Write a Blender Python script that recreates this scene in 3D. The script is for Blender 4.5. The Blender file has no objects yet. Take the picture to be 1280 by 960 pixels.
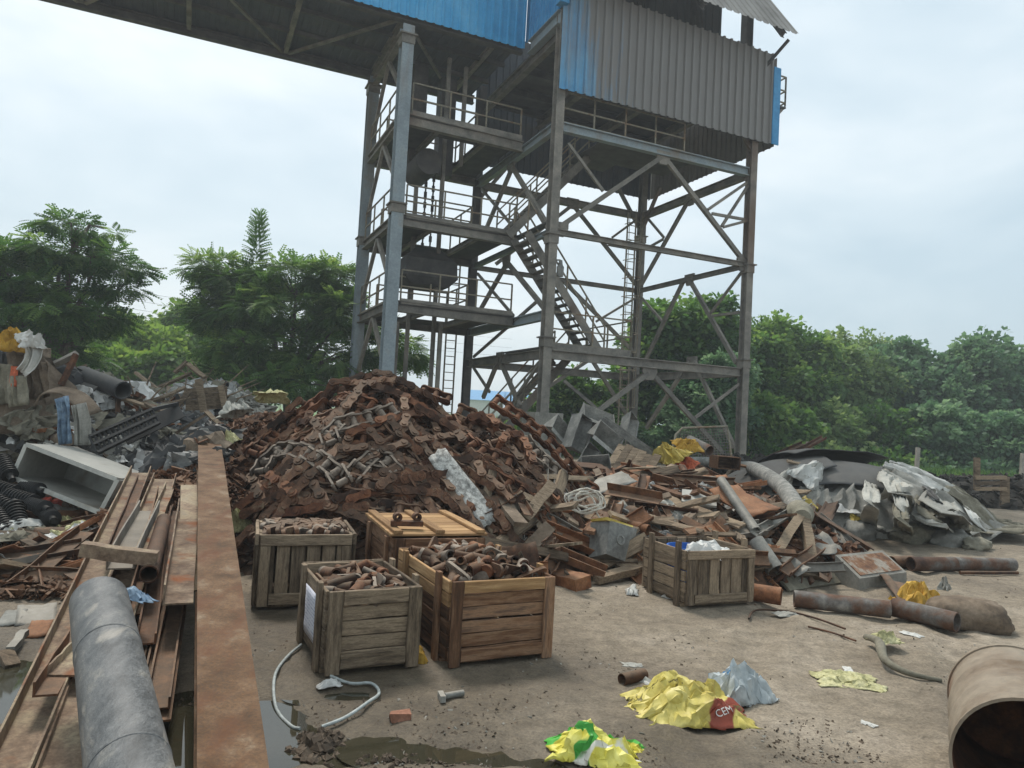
import bpy, math, random
import numpy as np
from mathutils import Vector, Matrix, noise
from math import radians, sin, cos, pi, sqrt, atan2

sc = bpy.context.scene
COL = sc.collection
RN = random.Random(11)

# ------------------------------------------------------------------ camera
FPX, CAMH, PITCH, ROLL = 900.0, 1.6, radians(2.54), radians(3.1)
_R0 = Vector((1, 0, 0)); FWD = Vector((0, cos(PITCH), sin(PITCH))); _U0 = Vector((0, -sin(PITCH), cos(PITCH)))
CX = cos(ROLL) * _R0 + sin(ROLL) * _U0
CY = -sin(ROLL) * _R0 + cos(ROLL) * _U0
CAM = Vector((0, 0, CAMH))
cam = bpy.data.cameras.new("camera"); camo = bpy.data.objects.new("camera", cam); COL.objects.link(camo)
cam.sensor_width = 36; cam.lens = FPX / 1280 * 36; cam.clip_start = 0.05; cam.clip_end = 3000
m = Matrix.Identity(4)
for i, c in enumerate((CX, CY, -FWD)):
    for j in range(3): m[j][i] = c[j]
m.translation = CAM
camo.matrix_world = m
sc.camera = camo

# ------------------------------------------------------------------ sky, sun, exposure
SUN_EL, SUN_AZ = radians(58), radians(-25)      # azimuth from +Y towards +X
w = bpy.data.worlds.new("World"); sc.world = w; w.use_nodes = True
nt = w.node_tree; nt.nodes.clear()
N = nt.nodes.new; Lk = nt.links.new
out = N('ShaderNodeOutputWorld'); bg = N('ShaderNodeBackground'); Lk(bg.outputs[0], out.inputs[0])
sky = N('ShaderNodeTexSky'); sky.sky_type = 'NISHITA'; sky.sun_disc = False
sky.sun_elevation = SUN_EL; sky.sun_rotation = SUN_AZ; sky.dust_density = 3.0; sky.air_density = 1.2
tc = N('ShaderNodeTexCoord')
mp = N('ShaderNodeMapping'); mp.inputs['Scale'].default_value = (1.0, 1.0, 2.3)
mp.inputs['Location'].default_value = (0.35, 0.1, 0.55); Lk(tc.outputs['Generated'], mp.inputs[0])
nz = N('ShaderNodeTexNoise'); nz.inputs['Scale'].default_value = 2.0; nz.inputs['Detail'].default_value = 5; nz.inputs['Roughness'].default_value = .52
nz.inputs['Distortion'].default_value = .25
Lk(mp.outputs[0], nz.inputs[0])
rp = N('ShaderNodeValToRGB'); Lk(nz.outputs[0], rp.inputs[0])
e = rp.color_ramp.elements
e[0].position = .36; e[0].color = (3.5, 4.4, 4.95, 1)
e[1].position = .70; e[1].color = (6.5, 6.8, 6.85, 1)
e2 = rp.color_ramp.elements.new(.5); e2.color = (4.5, 5.25, 5.65, 1)
mx = N('ShaderNodeMix'); mx.data_type = 'RGBA'; mx.inputs[0].default_value = .88
Lk(sky.outputs[0], mx.inputs[6]); Lk(rp.outputs[0], mx.inputs[7]); Lk(mx.outputs[2], bg.inputs[0])
bg.inputs[1].default_value = 0.1
sun = bpy.data.lights.new("sun", 'SUN'); sun.energy = 1.9; sun.angle = radians(14); sun.color = (1, .95, .87)
so = bpy.data.objects.new("sun", sun); COL.objects.link(so)
sd = Vector((sin(SUN_AZ) * cos(SUN_EL), cos(SUN_AZ) * cos(SUN_EL), sin(SUN_EL)))
so.rotation_euler = sd.to_track_quat('Z', 'Y').to_euler()
so.location = (0, 0, 40)
sc.view_settings.view_transform = 'Standard'; sc.view_settings.look = 'None'
sc.view_settings.exposure = 0.8; sc.view_settings.gamma = 1.0
sc.view_settings.use_curve_mapping = False
sc.cycles.max_bounces = 6; sc.cycles.transparent_max_bounces = 8
sc.cycles.use_denoising = True

# ------------------------------------------------------------------ helpers
def ray(px, py): return CX * ((px - 640) / FPX) - CY * ((py - 480) / FPX) + FWD
def at(px, py, d):
    v = ray(px, py); return CAM + v * (d / v.y)
def G(px, py, z=0.0):
    v = ray(px, py); return CAM + v * ((z - CAMH) / v.z)
def pxm(d): return d / FPX                       # metres per photo pixel at depth d

ORG = {}
def org(o): return ORG.get(o.name, Vector((0, 0, 0)))
def tag(o, label=None, cat=None, group=None, kind=None):
    if label: o['label'] = label
    if cat: o['category'] = cat
    if group: o['group'] = group
    if kind: o['kind'] = kind
    return o
def thing(name, label, cat, loc, group=None):
    o = bpy.data.objects.new(name, None); COL.objects.link(o); o.location = loc; o.empty_display_size = .2
    ORG[o.name] = Vector(loc)
    return tag(o, label, cat, group)

def P_rect(w, h): return [(-w/2, -h/2), (w/2, -h/2), (w/2, h/2), (-w/2, h/2)]
def P_I(w, h, t=.012, f=.016):
    a, b = w/2, h/2
    return [(-a,-b),(a,-b),(a,-b+f),(t/2,-b+f),(t/2,b-f),(a,b-f),(a,b),(-a,b),(-a,b-f),(-t/2,b-f),(-t/2,-b+f),(-a,-b+f)]
def P_H(w, h, t=.012, f=.016): return [(y, x) for x, y in reversed(P_I(h, w, t, f))]
def P_C(w, h, t=.01):      # channel opening up: web at the bottom
    a, b = w/2, h
    return [(-a,0),(a,0),(a,b),(a-t,b),(a-t,t),(-a+t,t),(-a+t,b),(-a,b)]
def P_L(a, b, t=.008): return [(0,0),(a,0),(a,t),(t,t),(t,b),(0,b)]

class MB:
    def __init__(s): s.v = []; s.f = []
    def add(s, vs, fs):
        n = len(s.v); s.v += [tuple(p) for p in vs]; s.f += [tuple(i + n for i in q) for q in fs]; return s
    def box(s, c, size, rot=None, jit=0, rnd=None):
        c = Vector(c); vs = []
        for z in (-.5, .5):
            for x, y in ((-.5,-.5),(.5,-.5),(.5,.5),(-.5,.5)):
                p = Vector((x*size[0], y*size[1], z*size[2]))
                if jit: p += Vector((rnd.uniform(-jit,jit), rnd.uniform(-jit,jit), rnd.uniform(-jit,jit)))
                if rot is not None: p = rot @ p
                vs.append(c + p)
        return s.add(vs, [(3,2,1,0),(4,5,6,7),(0,1,5,4),(1,2,6,5),(2,3,7,6),(3,0,4,7)])
    def bar(s, p0, p1, prof, up=(0,0,1), segs=1, wob=0, rnd=None):
        p0 = Vector(p0); p1 = Vector(p1); t = (p1 - p0).normalized(); up = Vector(up)
        if abs(t.dot(up.normalized())) > .995: up = Vector((1, 0, 0)) if abs(t.x) < .9 else Vector((0, 1, 0))
        sd_ = t.cross(up).normalized(); u2 = sd_.cross(t).normalized(); n = len(prof); vs = []; fs = []
        for k in range(segs + 1):
            c = p0.lerp(p1, k / segs)
            if wob and 0 < k < segs: c = c + sd_ * rnd.uniform(-wob, wob) + u2 * rnd.uniform(-wob, wob)
            for a, b in prof: vs.append(c + sd_ * a + u2 * b)
        for k in range(segs):
            for i in range(n):
                j = (i + 1) % n; o = k * n
                fs.append((o+i, o+i+n, o+j+n, o+j))
        fs.append(tuple(range(n))); fs.append(tuple(segs*n + i for i in reversed(range(n))))
        return s.add(vs, fs)
    def tube(s, pts, r, n=8, caps=True, closed=False):
        pts = [Vector(p) for p in pts]; rr = r if isinstance(r, (list, tuple)) else [r] * len(pts)
        vs = []; fs = []; ref = None
        for i, p in enumerate(pts):
            a = pts[max(i-1, 0)]; b = pts[min(i+1, len(pts)-1)]
            t = (b - a); t = t.normalized() if t.length > 1e-9 else Vector((0, 0, 1))
            if ref is None: ref = Vector((0, 0, 1)) if abs(t.z) < .9 else Vector((1, 0, 0))
            x = t.cross(ref).normalized(); ref = x.cross(t).normalized()
            for k in range(n):
                a_ = 2*pi*k/n; vs.append(p + x*(cos(a_)*rr[i]) + ref*(sin(a_)*rr[i]))
        for i in range(len(pts)-1):
            for k in range(n):
                j = (k+1) % n; fs.append((i*n+k, i*n+j, (i+1)*n+j, (i+1)*n+k))
        if caps: fs.append(tuple(reversed(range(n)))); fs.append(tuple((len(pts)-1)*n + k for k in range(n)))
        return s.add(vs, fs)
    def lathe(s, p0, axis, prof, n=24, cap0=False, cap1=False):     # prof: (distance along axis, radius)
        p0 = Vector(p0); t = Vector(axis).normalized(); ref = Vector((0,0,1)) if abs(t.z) < .9 else Vector((1,0,0))
        x = t.cross(ref).normalized(); y = x.cross(t).normalized(); vs = []; fs = []
        for d, r in prof:
            for k in range(n):
                a = 2*pi*k/n; vs.append(p0 + t*d + x*(r*cos(a)) + y*(r*sin(a)))
        for i in range(len(prof)-1):
            for k in range(n):
                j = (k+1) % n; fs.append((i*n+k, i*n+j, (i+1)*n+j, (i+1)*n+k))
        if cap0: fs.append(tuple(reversed(range(n))))
        if cap1: fs.append(tuple((len(prof)-1)*n+k for k in range(n)))
        return s.add(vs, fs)
    def pipe(s, p0, p1, r, t=.012, n=20):
        p0 = Vector(p0); p1 = Vector(p1); L = (p1-p0).length
        return s.lathe(p0, p1-p0, [(0, r), (L, r), (L, r-t), (0, r-t), (0, r)], n)
    def grid(s, P, nx, ny):                                        # P[j][i]
        vs = [P[j][i] for j in range(ny) for i in range(nx)]
        return s.add(vs, [(j*nx+i, j*nx+i+1, (j+1)*nx+i+1, (j+1)*nx+i) for j in range(ny-1) for i in range(nx-1)])
    def mesh(s, name, off=None, smooth=None):
        me = bpy.data.meshes.new(name)
        vs = s.v if off is None else [(a-off[0], b-off[1], c-off[2]) for a, b, c in s.v]
        me.from_pydata(vs, [], s.f); 
        if smooth is not None:
            me.polygons.foreach_set('use_smooth', [True]*len(me.polygons)); me.set_sharp_from_angle(angle=radians(smooth))
        me.update(); return me
    def build(s, name, mt, parent=None, label=None, cat=None, group=None, kind=None, smooth=None, solid=0):
        if parent is not None: off = org(parent)
        else:
            a = np.array(s.v); off = ((a[:,0].min()+a[:,0].max())/2, (a[:,1].min()+a[:,1].max())/2, a[:,2].min())
        me = s.mesh(name, off, smooth); me.materials.append(mt)
        o = bpy.data.objects.new(name, me); COL.objects.link(o)
        if parent is not None: o.parent = parent
        else: o.location = off
        ORG[o.name] = Vector(off)
        if solid:
            md = o.modifiers.new('thickness', 'SOLIDIFY'); md.thickness = solid; md.offset = 0
        return tag(o, label, cat, group, kind)

def place(me, name, mt, p, x, z, parent=None, scale=1, **kw):
    """object with shared mesh me, its X axis along x and its Z axis near z"""
    x = Vector(x).normalized(); z = Vector(z); y = z.cross(x).normalized(); z = x.cross(y)
    mm = Matrix(((x[0],y[0],z[0]),(x[1],y[1],z[1]),(x[2],y[2],z[2]))).to_4x4()
    if len(me.materials) == 0: me.materials.append(mt)
    o = bpy.data.objects.new(name, me); COL.objects.link(o)
    p = Vector(p)
    if parent is not None: o.parent = parent; p = p - org(parent)
    o.location = p; o.rotation_euler = mm.to_euler(); o.scale = (scale,)*3
    if len(o.material_slots) and me.materials[0] != mt:
        o.material_slots[0].link = 'OBJECT'; o.material_slots[0].material = mt
    return tag(o, **kw)

def nz3(x, y, z=0, s=1.0): return noise.noise(Vector((x*s, y*s, z*s)))
def fbm(x, y, z=0, s=1.0, o=4):
    v = 0; a = .5; f = s
    for _ in range(o): v += a*noise.noise(Vector((x*f, y*f, z*f+7.3*_))); a *= .5; f *= 2.1
    return v

# ------------------------------------------------------------------ materials
def hexc(h):
    h = h.lstrip('#'); c = [int(h[i:i+2], 16)/255 for i in (0,2,4)]
    return tuple((x/12.92 if x <= .04045 else ((x+.055)/1.055)**2.4) for x in c) + (1,)
def surf(name, cols, scale=4, detail=5, rough=.8, bump=.3, bscale=30, metal=0, rnd=.25, stretch=(1,1,1), spec=.3, dust=None, fine=.35, trans=0, streak=None, rrange=.15, shift=0):
    mt = bpy.data.materials.new(name); mt.use_nodes = True; t = mt.node_tree; n = t.nodes; L = t.links.new
    b = n['Principled BSDF']; b.inputs['Metallic'].default_value = metal; b.inputs['Specular IOR Level'].default_value = spec
    tc = n.new('ShaderNodeTexCoord'); oi = n.new('ShaderNodeObjectInfo')
    mp = n.new('ShaderNodeMapping'); mp.inputs['Scale'].default_value = stretch; L(tc.outputs['Object'], mp.inputs[0])
    ml = n.new('ShaderNodeMath'); ml.operation = 'MULTIPLY'; ml.inputs[1].default_value = 43; L(oi.outputs['Random'], ml.inputs[0])
    va = n.new('ShaderNodeVectorMath'); L(mp.outputs[0], va.inputs[0]); L(ml.outputs[0], va.inputs[1])
    a = n.new('ShaderNodeTexNoise'); a.inputs['Scale'].default_value = scale; a.inputs['Detail'].default_value = detail; a.inputs['Roughness'].default_value = .62
    L(va.outputs[0], a.inputs[0])
    r = n.new('ShaderNodeValToRGB'); el = r.color_ramp.elements
    cols = [(p, hexc(c) if isinstance(c, str) else c) for p, c in cols]
    el[0].position, el[0].color = cols[0]; el[1].position, el[1].color = cols[-1]
    for p, c in cols[1:-1]: q = el.new(p); q.color = c
    fac = a.outputs[0]
    if shift:
        sh = n.new('ShaderNodeMath'); sh.operation = 'MULTIPLY_ADD'; sh.inputs[1].default_value = shift; sh.inputs[2].default_value = -shift/2
        L(oi.outputs['Random'], sh.inputs[0]); ad = n.new('ShaderNodeMath'); L(fac, ad.inputs[0]); L(sh.outputs[0], ad.inputs[1]); fac = ad.outputs[0]
    L(fac, r.inputs[0])
    f = n.new('ShaderNodeTexNoise'); f.inputs['Scale'].default_value = bscale; f.inputs['Detail'].default_value = 6; f.inputs['Roughness'].default_value = .7
    L(va.outputs[0], f.inputs[0])
    mr = n.new('ShaderNodeMapRange'); mr.inputs[1].default_value = .3; mr.inputs[2].default_value = .7
    mr.inputs[3].default_value = 1-fine; mr.inputs[4].default_value = 1+fine; L(f.outputs[0], mr.inputs[0])
    mrr = n.new('ShaderNodeMapRange'); mrr.inputs[3].default_value = 1-rnd; mrr.inputs[4].default_value = 1+rnd; L(oi.outputs['Random'], mrr.inputs[0])
    mm = n.new('ShaderNodeMath'); mm.operation = 'MULTIPLY'; L(mr.outputs[0], mm.inputs[0]); L(mrr.outputs[0], mm.inputs[1])
    hs = n.new('ShaderNodeHueSaturation'); L(r.outputs[0], hs.inputs['Color']); L(mm.outputs[0], hs.inputs['Value'])
    col = hs.outputs[0]
    if streak:
        w_ = n.new('ShaderNodeTexNoise'); w_.inputs['Scale'].default_value = streak[1]; w_.inputs['Detail'].default_value = 4
        m2 = n.new('ShaderNodeMapping'); m2.inputs['Scale'].default_value = streak[2]; L(tc.outputs['Object'], m2.inputs[0]); L(m2.outputs[0], w_.inputs[0])
        sr = n.new('ShaderNodeMapRange'); sr.inputs[1].default_value = streak[3]; sr.inputs[2].default_value = streak[4]; L(w_.outputs[0], sr.inputs[0])
        mi = n.new('ShaderNodeMix'); mi.data_type = 'RGBA'; L(sr.outputs[0], mi.inputs[0]); L(col, mi.inputs[6]); mi.inputs[7].default_value = hexc(streak[0]); col = mi.outputs[2]
    if dust:
        ge = n.new('ShaderNodeNewGeometry'); sx = n.new('ShaderNodeSeparateXYZ'); L(ge.outputs['Normal'], sx.inputs[0])
        d1 = n.new('ShaderNodeMapRange'); d1.inputs[1].default_value = .35; d1.inputs[2].default_value = .95; d1.inputs[4].default_value = dust[1]; L(sx.outputs[2], d1.inputs[0])
        d2 = n.new('ShaderNodeMath'); d2.operation = 'MULTIPLY'; L(d1.outputs[0], d2.inputs[0]); L(mr.outputs[0], d2.inputs[1])
        mi = n.new('ShaderNodeMix'); mi.data_type = 'RGBA'; L(d2.outputs[0], mi.inputs[0]); L(col, mi.inputs[6]); mi.inputs[7].default_value = hexc(dust[0]); col = mi.outputs[2]
    L(col, b.inputs['Base Color'])
    rr = n.new('ShaderNodeMapRange'); rr.inputs[1].default_value = .3; rr.inputs[2].default_value = .7; rr.inputs[3].default_value = max(rough-rrange, .05); rr.inputs[4].default_value = min(rough+rrange, 1); L(f.outputs[0], rr.inputs[0]); L(rr.outputs[0], b.inputs['Roughness'])
    if bump:
        bp = n.new('ShaderNodeBump'); bp.inputs['Strength'].default_value = bump; bp.inputs['Distance'].default_value = .01; L(f.outputs[0], bp.inputs['Height']); L(bp.outputs[0], b.inputs['Normal'])
    if trans:
        o_ = n['Material Output']; tr = n.new('ShaderNodeBsdfTranslucent'); L(col, tr.inputs[0]); ms = n.new('ShaderNodeMixShader'); ms.inputs[0].default_value = trans
        L(b.outputs[0], ms.inputs[1]); L(tr.outputs[0], ms.inputs[2]); L(ms.outputs[0], o_.inputs[0])
    return mt

M = {}
M['rust'] = surf('rust', [(.3,'#35251c'),(.5,'#5e412e'),(.62,'#76523a'),(.75,'#5c4c41')], 6, bscale=45, rough=.85, rnd=.3, shift=.12, dust=('#8a7a68',.35))
M['rust_dark'] = surf('rust_dark', [(.3,'#2a1c15'),(.5,'#4c3224'),(.68,'#6a4630')], 7, bscale=50, rough=.85, rnd=.3, shift=.12, dust=('#7d6a58',.3))
M['rust_orange'] = surf('rust_orange', [(.3,'#543524'),(.5,'#805337'),(.7,'#936a4c')], 5, bscale=45, rough=.85, rnd=.25, shift=.1, dust=('#8f7a64',.25))
M['chain'] = surf('chain_steel', [(.28,'#2a1c14'),(.45,'#4a3123'),(.6,'#614331'),(.75,'#71604d')], 9, bscale=60, rough=.8, rnd=.35, shift=.22, dust=('#85735f',.4), fine=.5)
M['chain_rust'] = surf('chain_rust', [(.3,'#331e15'),(.5,'#5a3726'),(.68,'#724a32')], 9, bscale=60, rough=.85, rnd=.3, shift=.15, dust=('#8f7055',.3))
M['chain_grey'] = surf('chain_grey', [(.3,'#443830'),(.5,'#665a4f'),(.7,'#83786c')], 9, bscale=60, rough=.75, rnd=.25, shift=.15, dust=('#a89a8a',.45))
M['girder'] = surf('girder_rust', [(.3,'#4a3727'),(.46,'#624a35'),(.58,'#705741'),(.7,'#82705c')], 6, 9, bscale=70, rough=.85, rnd=0, fine=.42, streak=('#5f3b26',2.5,(2,1,2),.52,.72))
M['steel'] = surf('tower_steel', [(.3,'#5c5954'),(.5,'#79746c'),(.7,'#8d867b')], 2.2, 6, bscale=25, rough=.75, rnd=.18, fine=.2, dust=('#8d8374',.35), streak=('#6a4f3c',.8,(1,1,.35),.6,.8))
M['steel_blue'] = surf('column_paint', [(.3,'#7c868b'),(.55,'#8f9a9f'),(.72,'#8b8a83')], 1.5, 6, bscale=18, rough=.6, rnd=.1, fine=.18, streak=('#7a6a58',.7,(2,2,.3),.55,.8))
M['steel_dark'] = surf('dark_steel', [(.3,'#3d3b3a'),(.5,'#4e4b49'),(.7,'#5e5955')], 2, 5, bscale=20, rough=.8, rnd=.15, fine=.2)
M['rail'] = surf('rail_paint', [(.3,'#6b6458'),(.5,'#8a8372'),(.7,'#7a5c42')], 3, 5, bscale=30, rough=.7, rnd=.15)
M['sheet_grey'] = surf('dusty_sheet', [(.3,'#6d665e'),(.5,'#7d766e'),(.7,'#8a837b')], .8, 6, bscale=12, rough=.65, rnd=.05, fine=.12, streak=('#5a544e',.5,(1.5,1.5,.2),.5,.8))
M['sheet_roof'] = surf('roof_sheet', [(.3,'#75706a'),(.5,'#8d8882'),(.7,'#98938b')], .8, 6, bscale=12, rough=.6, rnd=.05, fine=.12)
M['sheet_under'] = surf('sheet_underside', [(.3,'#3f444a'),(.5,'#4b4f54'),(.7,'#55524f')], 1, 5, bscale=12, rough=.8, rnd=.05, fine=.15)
M['wood_grey'] = surf('wood_grey', [(.28,'#4e4236'),(.48,'#766654'),(.62,'#8c7b66'),(.75,'#625444')], 5, 7, bscale=40, rough=.9, rnd=.28, stretch=(1,9,9), fine=.35, shift=.2, streak=('#33291f',5,(.6,1.6,1.6),.56,.74))
M['wood_orange'] = surf('wood_orange', [(.28,'#4b3527'),(.48,'#6c4d37'),(.62,'#866850'),(.75,'#5f4a3c')], 4, 7, bscale=40, rough=.85, rnd=.3, stretch=(1,9,9), fine=.3, shift=.25, streak=('#35251a',5,(.6,1.6,1.6),.56,.76))
M['wood_pale'] = surf('wood_pale', [(.28,'#7a5c3e'),(.5,'#9c7a54'),(.72,'#b5946c')], 4, 7, bscale=30, rough=.85, rnd=.14, stretch=(1,9,9), fine=.2, shift=.15)
M['film_grey'] = surf('grey_film', [(.3,'#5f5f5d'),(.5,'#7d7d7a'),(.7,'#9a9995')], 5, 6, bscale=30, rough=.6, rnd=.3, fine=.25, shift=.3)
M['plate_mottled'] = surf('mottled_plate', [(.32,'#5d5c58'),(.45,'#8c8b86'),(.55,'#b5b4ae'),(.7,'#8f8d87')], 14, 9, bscale=60, rough=.7, rnd=0, fine=.4)
M['conc'] = surf('concrete', [(.3,'#77736b'),(.5,'#8e8a81'),(.7,'#a09b91')], 3, 7, bscale=25, rough=.92, rnd=.12, fine=.25)
M['galv'] = surf('galvanised', [(.3,'#64635f'),(.5,'#7f7e79'),(.64,'#96948d'),(.78,'#6e675e')], 5, 7, bscale=30, rough=.6, rnd=.2, metal=.1, fine=.3, dust=('#8d8475',.45))
M['grey_box'] = surf('grey_painted_box', [(.3,'#8f8d86'),(.5,'#a5a39b'),(.7,'#b0ada4')], 2, 6, bscale=18, rough=.6, rnd=.06, fine=.12, streak=('#7a6a55',1.5,(1,1,1),.6,.75))
M['pipe_grey'] = surf('pipe_grey', [(.32,'#454646'),(.46,'#5c5d5d'),(.58,'#6b6b6a'),(.72,'#84817a')], 11, 10, bscale=110, rough=.5, rnd=0, fine=.4, stretch=(1,.4,1), streak=('#8d8880',12,(1,.25,1.6),.6,.7))
M['pipe_rust'] = surf('pipe_rust', [(.3,'#43312a'),(.45,'#604738'),(.58,'#65605b'),(.72,'#8a857e')], 4, 7, bscale=35, rough=.8, rnd=.15, fine=.3, shift=.15)
M['hose'] = surf('hose', [(.3,'#5c5c59'),(.45,'#787772'),(.6,'#8f8d86'),(.75,'#a19d94')], 8, 7, bscale=50, rough=.85, rnd=.05, fine=.4)
M['rubber'] = surf('rubber', [(.3,'#38383a'),(.5,'#484848'),(.72,'#5c5954')], 2, 6, bscale=16, rough=.7, rnd=.2, fine=.2, dust=('#6e6a63',.45))
M['black'] = surf('black_plastic', [(.3,'#141415'),(.6,'#232324'),(.8,'#35332f')], 6, bscale=40, rough=.5, rnd=.2, dust=('#5a544b',.3))
M['canvas'] = surf('canvas', [(.3,'#84827b'),(.5,'#9c9a92'),(.7,'#adaaa0')], 3, 6, bscale=30, rough=.9, rnd=.2, fine=.2, shift=.2)
M['canvas_white'] = surf('white_sheet', [(.3,'#a9a8a2'),(.5,'#c0bfb9'),(.7,'#cfcdc7')], 3, 6, bscale=22, rough=.7, rnd=.1, fine=.12)
M['canvas_olive'] = surf('olive_cloth', [(.3,'#5e5a4e'),(.5,'#7a7566'),(.7,'#8f8a7b')], 4, 6, bscale=30, rough=.95, rnd=.2, fine=.25)
M['cloth_brown'] = surf('brown_cloth', [(.3,'#4f4338'),(.5,'#6f6152'),(.7,'#857666')], 5, 6, bscale=35, rough=.95, rnd=.2, fine=.3)
M['yellow'] = surf('yellow_plastic', [(.3,'#a08a36'),(.5,'#bda651'),(.7,'#cdbb74')], 5, 5, bscale=25, rough=.5, rnd=.1, fine=.12)
M['ochre'] = surf('ochre_cloth', [(.3,'#8a6a2a'),(.5,'#b38d3a'),(.7,'#c9a44e')], 6, 5, bscale=25, rough=.8, rnd=.1, fine=.2)
M['orange'] = surf('orange_cloth', [(.3,'#a34f2e'),(.6,'#c0684a')], 6, 5, bscale=25, rough=.8, rnd=.1)
M['bluecloth'] = surf('blue_cloth', [(.3,'#44566b'),(.55,'#6b8094'),(.75,'#92a0aa')], 7, 5, bscale=25, rough=.75, rnd=.1)
M['blueplastic'] = surf('blue_plastic', [(.3,'#1d4f9c'),(.7,'#2d66b8')], 5, 5, bscale=25, rough=.45, rnd=.1)
M['white'] = surf('white_plastic', [(.3,'#b9b7b2'),(.7,'#d6d4cf')], 5, 5, bscale=25, rough=.6, rnd=.08, fine=.1)
M['clear'] = surf('clear_bag', [(.3,'#7f8b90'),(.5,'#a0a9ab'),(.7,'#bcbfbd')], 4, 5, bscale=18, rough=.3, rnd=.08, fine=.12, spec=.5)
M['red'] = surf('red_print', [(.3,'#9a3626'),(.7,'#b54a35')], 5, 5, bscale=25, rough=.6, rnd=.05)
M['green'] = surf('green_print', [(.3,'#3c8f2c'),(.5,'#55ad3d'),(.7,'#6cc04e')], 5, 5, bscale=25, rough=.45, rnd=.05, fine=.12)
M['ink'] = surf('dark_print', [(.3,'#3c3a2e'),(.7,'#565338')], 5, 5, bscale=25, rough=.6, rnd=.05)
M['net'] = surf('net_cloth', [(.3,'#8f8b62'),(.5,'#b3ae82'),(.7,'#c6c19c')], 12, 5, bscale=60, rough=.9, rnd=.05, fine=.35)
M['rope'] = surf('rope', [(.3,'#a39c90'),(.7,'#c9c3b7')], 12, 5, bscale=60, rough=.9, rnd=.05)
M['cable'] = surf('grey_cable', [(.3,'#8d9290'),(.7,'#aab0ad')], 4, 5, bscale=30, rough=.55, rnd=.05)
M['soil'] = surf('dark_soil', [(.3,'#262320'),(.5,'#3a3631'),(.7,'#4c463f')], 2.5, 8, bscale=14, rough=.95, rnd=.05, bump=.8, fine=.4)
M['scrapsoil'] = surf('scrap_soil', [(.3,'#2c211a'),(.5,'#4a392d'),(.7,'#5d4a3b')], 6, 8, bscale=30, rough=.95, rnd=.05, bump=.9, fine=.5)
M['brickc'] = surf('brick_clay', [(.3,'#6e4a3a'),(.7,'#8a6350')], 8, bscale=60, rough=.95)
M['bark'] = surf('bark', [(.3,'#4a4238'),(.5,'#6a6054'),(.7,'#827768')], 6, 6, bscale=25, rough=.95, stretch=(4,4,1), bump=.6)
def leafmat(name, a, b, c, haze=0):
    mt = bpy.data.materials.new(name); mt.use_nodes = True; t = mt.node_tree; n = t.nodes; L = t.links.new
    p = n['Principled BSDF']; p.inputs['Roughness'].default_value = .55; p.inputs['Specular IOR Level'].default_value = .25
    at_ = n.new('ShaderNodeAttribute'); at_.attribute_name = 'tint'
    r = n.new('ShaderNodeValToRGB'); e = r.color_ramp.elements; e[0].color = hexc(a); e[1].color = hexc(c); q = e.new(.5); q.color = hexc(b)
    L(at_.outputs['Fac'], r.inputs[0]); L(r.outputs[0], p.inputs['Base Color'])
    tr = n.new('ShaderNodeBsdfTranslucent'); hs = n.new('ShaderNodeHueSaturation'); hs.inputs['Value'].default_value = 1.5; hs.inputs['Hue'].default_value = .485; hs.inputs['Saturation'].default_value = 1.1
    L(r.outputs[0], hs.inputs['Color']); L(hs.outputs[0], tr.inputs[0])
    ms = n.new('ShaderNodeMixShader'); ms.inputs[0].default_value = .45; L(p.outputs[0], ms.inputs[1]); L(tr.outputs[0], ms.inputs[2]); L(ms.outputs[0], n['Material Output'].inputs[0])
    return mt
M['leaf'] = leafmat('leaf', '#3d5a30', '#577a40', '#869f58')
M['leaf_dark'] = leafmat('leaf_dark', '#36552d', '#4e723c', '#789550')
M['leaf_light'] = leafmat('leaf_light', '#4f6e36', '#678742', '#889f56')
M['leaf_far'] = leafmat('leaf_far', '#4d6640', '#67824f', '#8da06a')
M['leaf_vine'] = leafmat('leaf_vine', '#44614a', '#5b7b58', '#7f9a74')
M['grass'] = leafmat('grass_blade', '#4d6b2e', '#6b8a3c', '#8aa350')
# ------------------------------------------------------------------ ground
PUD = []      # (x, y, rx, ry, depth)
for (a, b, rx, ry, d) in ((12, 868, .6, .5, .09), (40, 830, .4, .35, .07), (226, 930, .24, .5, .08), (225, 870, .22, .35, .07), (365, 935, .5, .3, .055), (330, 890, .28, .3, .05), (585, 940, .3, .13, .032), (440, 866, .2, .09, .034), (690, 955, .22, .1, .03)):
    p = G(a, b); PUD.append((p.x, p.y, rx, ry, d))
def gz(x, y):
    z = .035*fbm(x, y, 0, .7, 3) + .024*fbm(x, y, 3, 3.5, 3)
    if y < 12 and abs(x) < 8: z += .022*abs(fbm(x, y, 9, 4.5, 3)) + .012*fbm(x, y, 4, 11, 2)
    if 2 < y < 11:
        for o_, s_ in ((.0, 1), (1.5, 1), (-2.2, -.4)):
            dd_ = (x-(.7+o_+.5*(y-3)*s_))*.88; q_ = dd_/.13
            if abs(q_) < 3 and o_ > -1: z -= .022*math.exp(-q_*q_)-.012*math.exp(-(abs(q_)-1.5)**2*3) - .006*math.exp(-q_*q_)*sin(y*42+dd_*30)
    for (a, b, rx, ry, d) in PUD:
        q = ((x-a)/rx)**2 + ((y-b)/ry)**2
        if q < 4: z -= d*math.exp(-q*1.1)
    return z
WET = [(-1.9, 4.4, 2.4, 1.9, 1.0), (-.1, 3.4, 2.2, .8, .85), (-.6, 4.5, 1.8, 1.1, .85)]
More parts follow.
